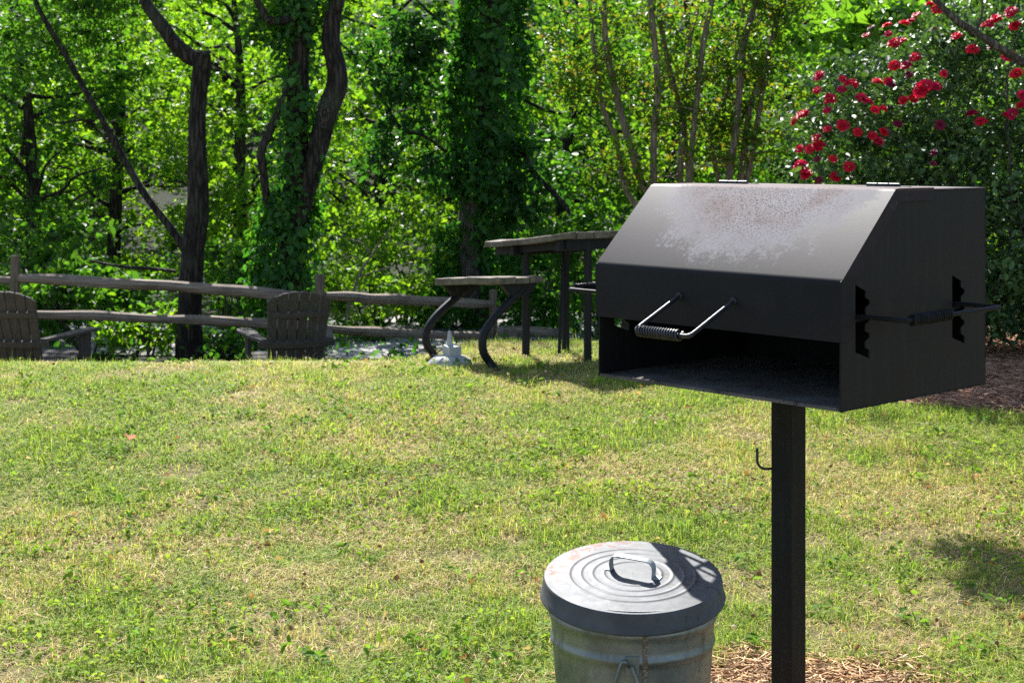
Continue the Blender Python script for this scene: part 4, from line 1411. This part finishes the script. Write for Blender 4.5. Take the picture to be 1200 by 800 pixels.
for protos, lst in ((protoA, BL), (protoB, OLD)):
    for i, (zx, zy) in enumerate(lst):
        p, nrm = bush_hit(860 + zx / 3.48, zy / 3.48)
        b_ = protos if i == 0 else protos.copy()
        if i:
            COL.objects.link(b_)
            b_.parent = rose
        nn_ = (nrm * .8 + V3((0, -.1, .75)) + V3((random.uniform(-.5, .5), random.uniform(-.5, .5), random.uniform(-.4, .4)))).normalized()
        s_ = random.uniform(.56, .94) * (1 if protos is protoA else .75)
        b_.matrix_local = Matrix.Translation(rel3(rose, p)) @ nn_.to_track_quat('Z', 'Y').to_matrix().to_4x4() @ Matrix.Rotation(random.uniform(0, 6), 4, 'Z') @ Matrix.Diagonal((s_, s_ * random.uniform(.8, 1.1), s_ * random.uniform(.9, 1.4), 1))

# tree beyond the right edge whose grey limb reaches in over the roses
rt = tree('tree', 'tree at the right edge whose bare grey limb crosses above the roses', gp(1330, 9.4))
trunk(rt, [(1335, 520, 9.4, 40), (1330, 400, 9.4, 34), (1322, 250, 9.4, 30), (1318, 120, 9.4, 28), (1300, -20, 9.4, 24), (1290, -140, 9.5, 18)], M['bark_grey'], seed=41)
trunk(rt, [(1320, 130, 9.4, 14), (1255, 104, 9.3, 12), (1200, 74, 9.25, 10), (1180, 62, 9.2, 9.5), (1155, 46, 9.2, 9), (1140, 36, 9.2, 10), (1118, 22, 9.2, 8), (1098, 2, 9.2, 7), (1075, -25, 9.3, 5), (1050, -60, 9.4, 3)], M['bark_grey'], 'branch', 10, .06, 42)
trunk(rt, [(1143, 38, 9.2, 5), (1150, 20, 9.2, 3), (1152, -5, 9.2, 2.4), (1160, -40, 9.2, 1.6)], M['bark_grey'], 'branch', 6, .04, 43)
MB().tube([rel3(rt, p_) for p_ in ((3.72, 9.4, 2.9), (3.1, 9.3, 3.12), (2.3, 9.2, 3.2), (1.6, 9.16, 3.14), (.95, 9.1, 3.1))], [.05, .04, .03, .02, .008], 8, 5, .06, seed=44).build('branch', M['bark_grey'], rt, smooth=True)
leaves('crown', rel(np.concatenate([cloud((1.12, 9.12, 3.08), (.30, .26, .14), 620, 14, .07), cloud((3.6, 9.5, 3.6), (.9, .6, .6), 900, 20, .12)]), rt), .075, M['leaf'], 'mid', rt)

# a fallen leaf and a dry weed stalk on the lawn
fl_ = P(152, 521, 7.6)
lf = leaves('fallen_leaf', np.array([(0, 0, 0)]), .07, M['chip'], np.array([(.38, .10, .03)]), aspect=.8, up=3, fold=.5)
lf.location = (fl_.x, fl_.y, zgf(fl_.x, fl_.y) + .06)
tag(lf, 'curled orange brown fallen leaf lying on the lawn', 'leaf')

# ------------------------------------------------------------------ camera, light, world
cam = bpy.data.cameras.new('camera')
co = bpy.data.objects.new('camera', cam)
COL.objects.link(co)
co.location = (0, 0, H)
co.rotation_euler = (math.radians(90), 0, 0)
cam.sensor_width = 36
cam.lens = F / 1200 * 36
cam.shift_y = -(400 - ROW0) / 1200
cam.clip_start = .05
cam.clip_end = 600
cam.dof.use_dof = True
cam.dof.focus_distance = 4.4
cam.dof.aperture_fstop = 9.0
scene.camera = co

SUN_AZ, SUN_EL = math.radians(-13.0), math.radians(42)      # azimuth from +Y, clockwise positive
sv = V3((math.sin(SUN_AZ) * math.cos(SUN_EL), math.cos(SUN_AZ) * math.cos(SUN_EL), math.sin(SUN_EL)))
sun = bpy.data.lights.new('sun', 'SUN')
sun.energy = 5.0
sun.angle = math.radians(.53)
sun.color = (1, .975, .93)
so = bpy.data.objects.new('sun', sun)
COL.objects.link(so)
so.location = sv * 30
so.rotation_euler = sv.to_track_quat('Z', 'Y').to_euler()
w = bpy.data.worlds.new('World')
scene.world = w
w.use_nodes = True
nt = w.node_tree
sky = nt.nodes.new('ShaderNodeTexSky')
sky.sky_type = 'NISHITA'
sky.sun_disc = False
sky.sun_elevation = SUN_EL
sky.sun_rotation = SUN_AZ
bg = nt.nodes['Background']
bg.inputs['Strength'].default_value = .095
nt.links.new(sky.outputs[0], bg.inputs[0])

scene.render.engine = 'CYCLES'
scene.cycles.max_bounces = 8
scene.cycles.transmission_bounces = 6
scene.cycles.diffuse_bounces = 4
scene.cycles.glossy_bounces = 3
scene.cycles.caustics_reflective = False
scene.cycles.caustics_refractive = False
scene.cycles.sample_clamp_indirect = 6
scene.cycles.use_denoising = False
scene.view_settings.view_transform = 'Standard'
scene.view_settings.look = 'None'
scene.view_settings.exposure = 1.3
scene.view_settings.gamma = 1
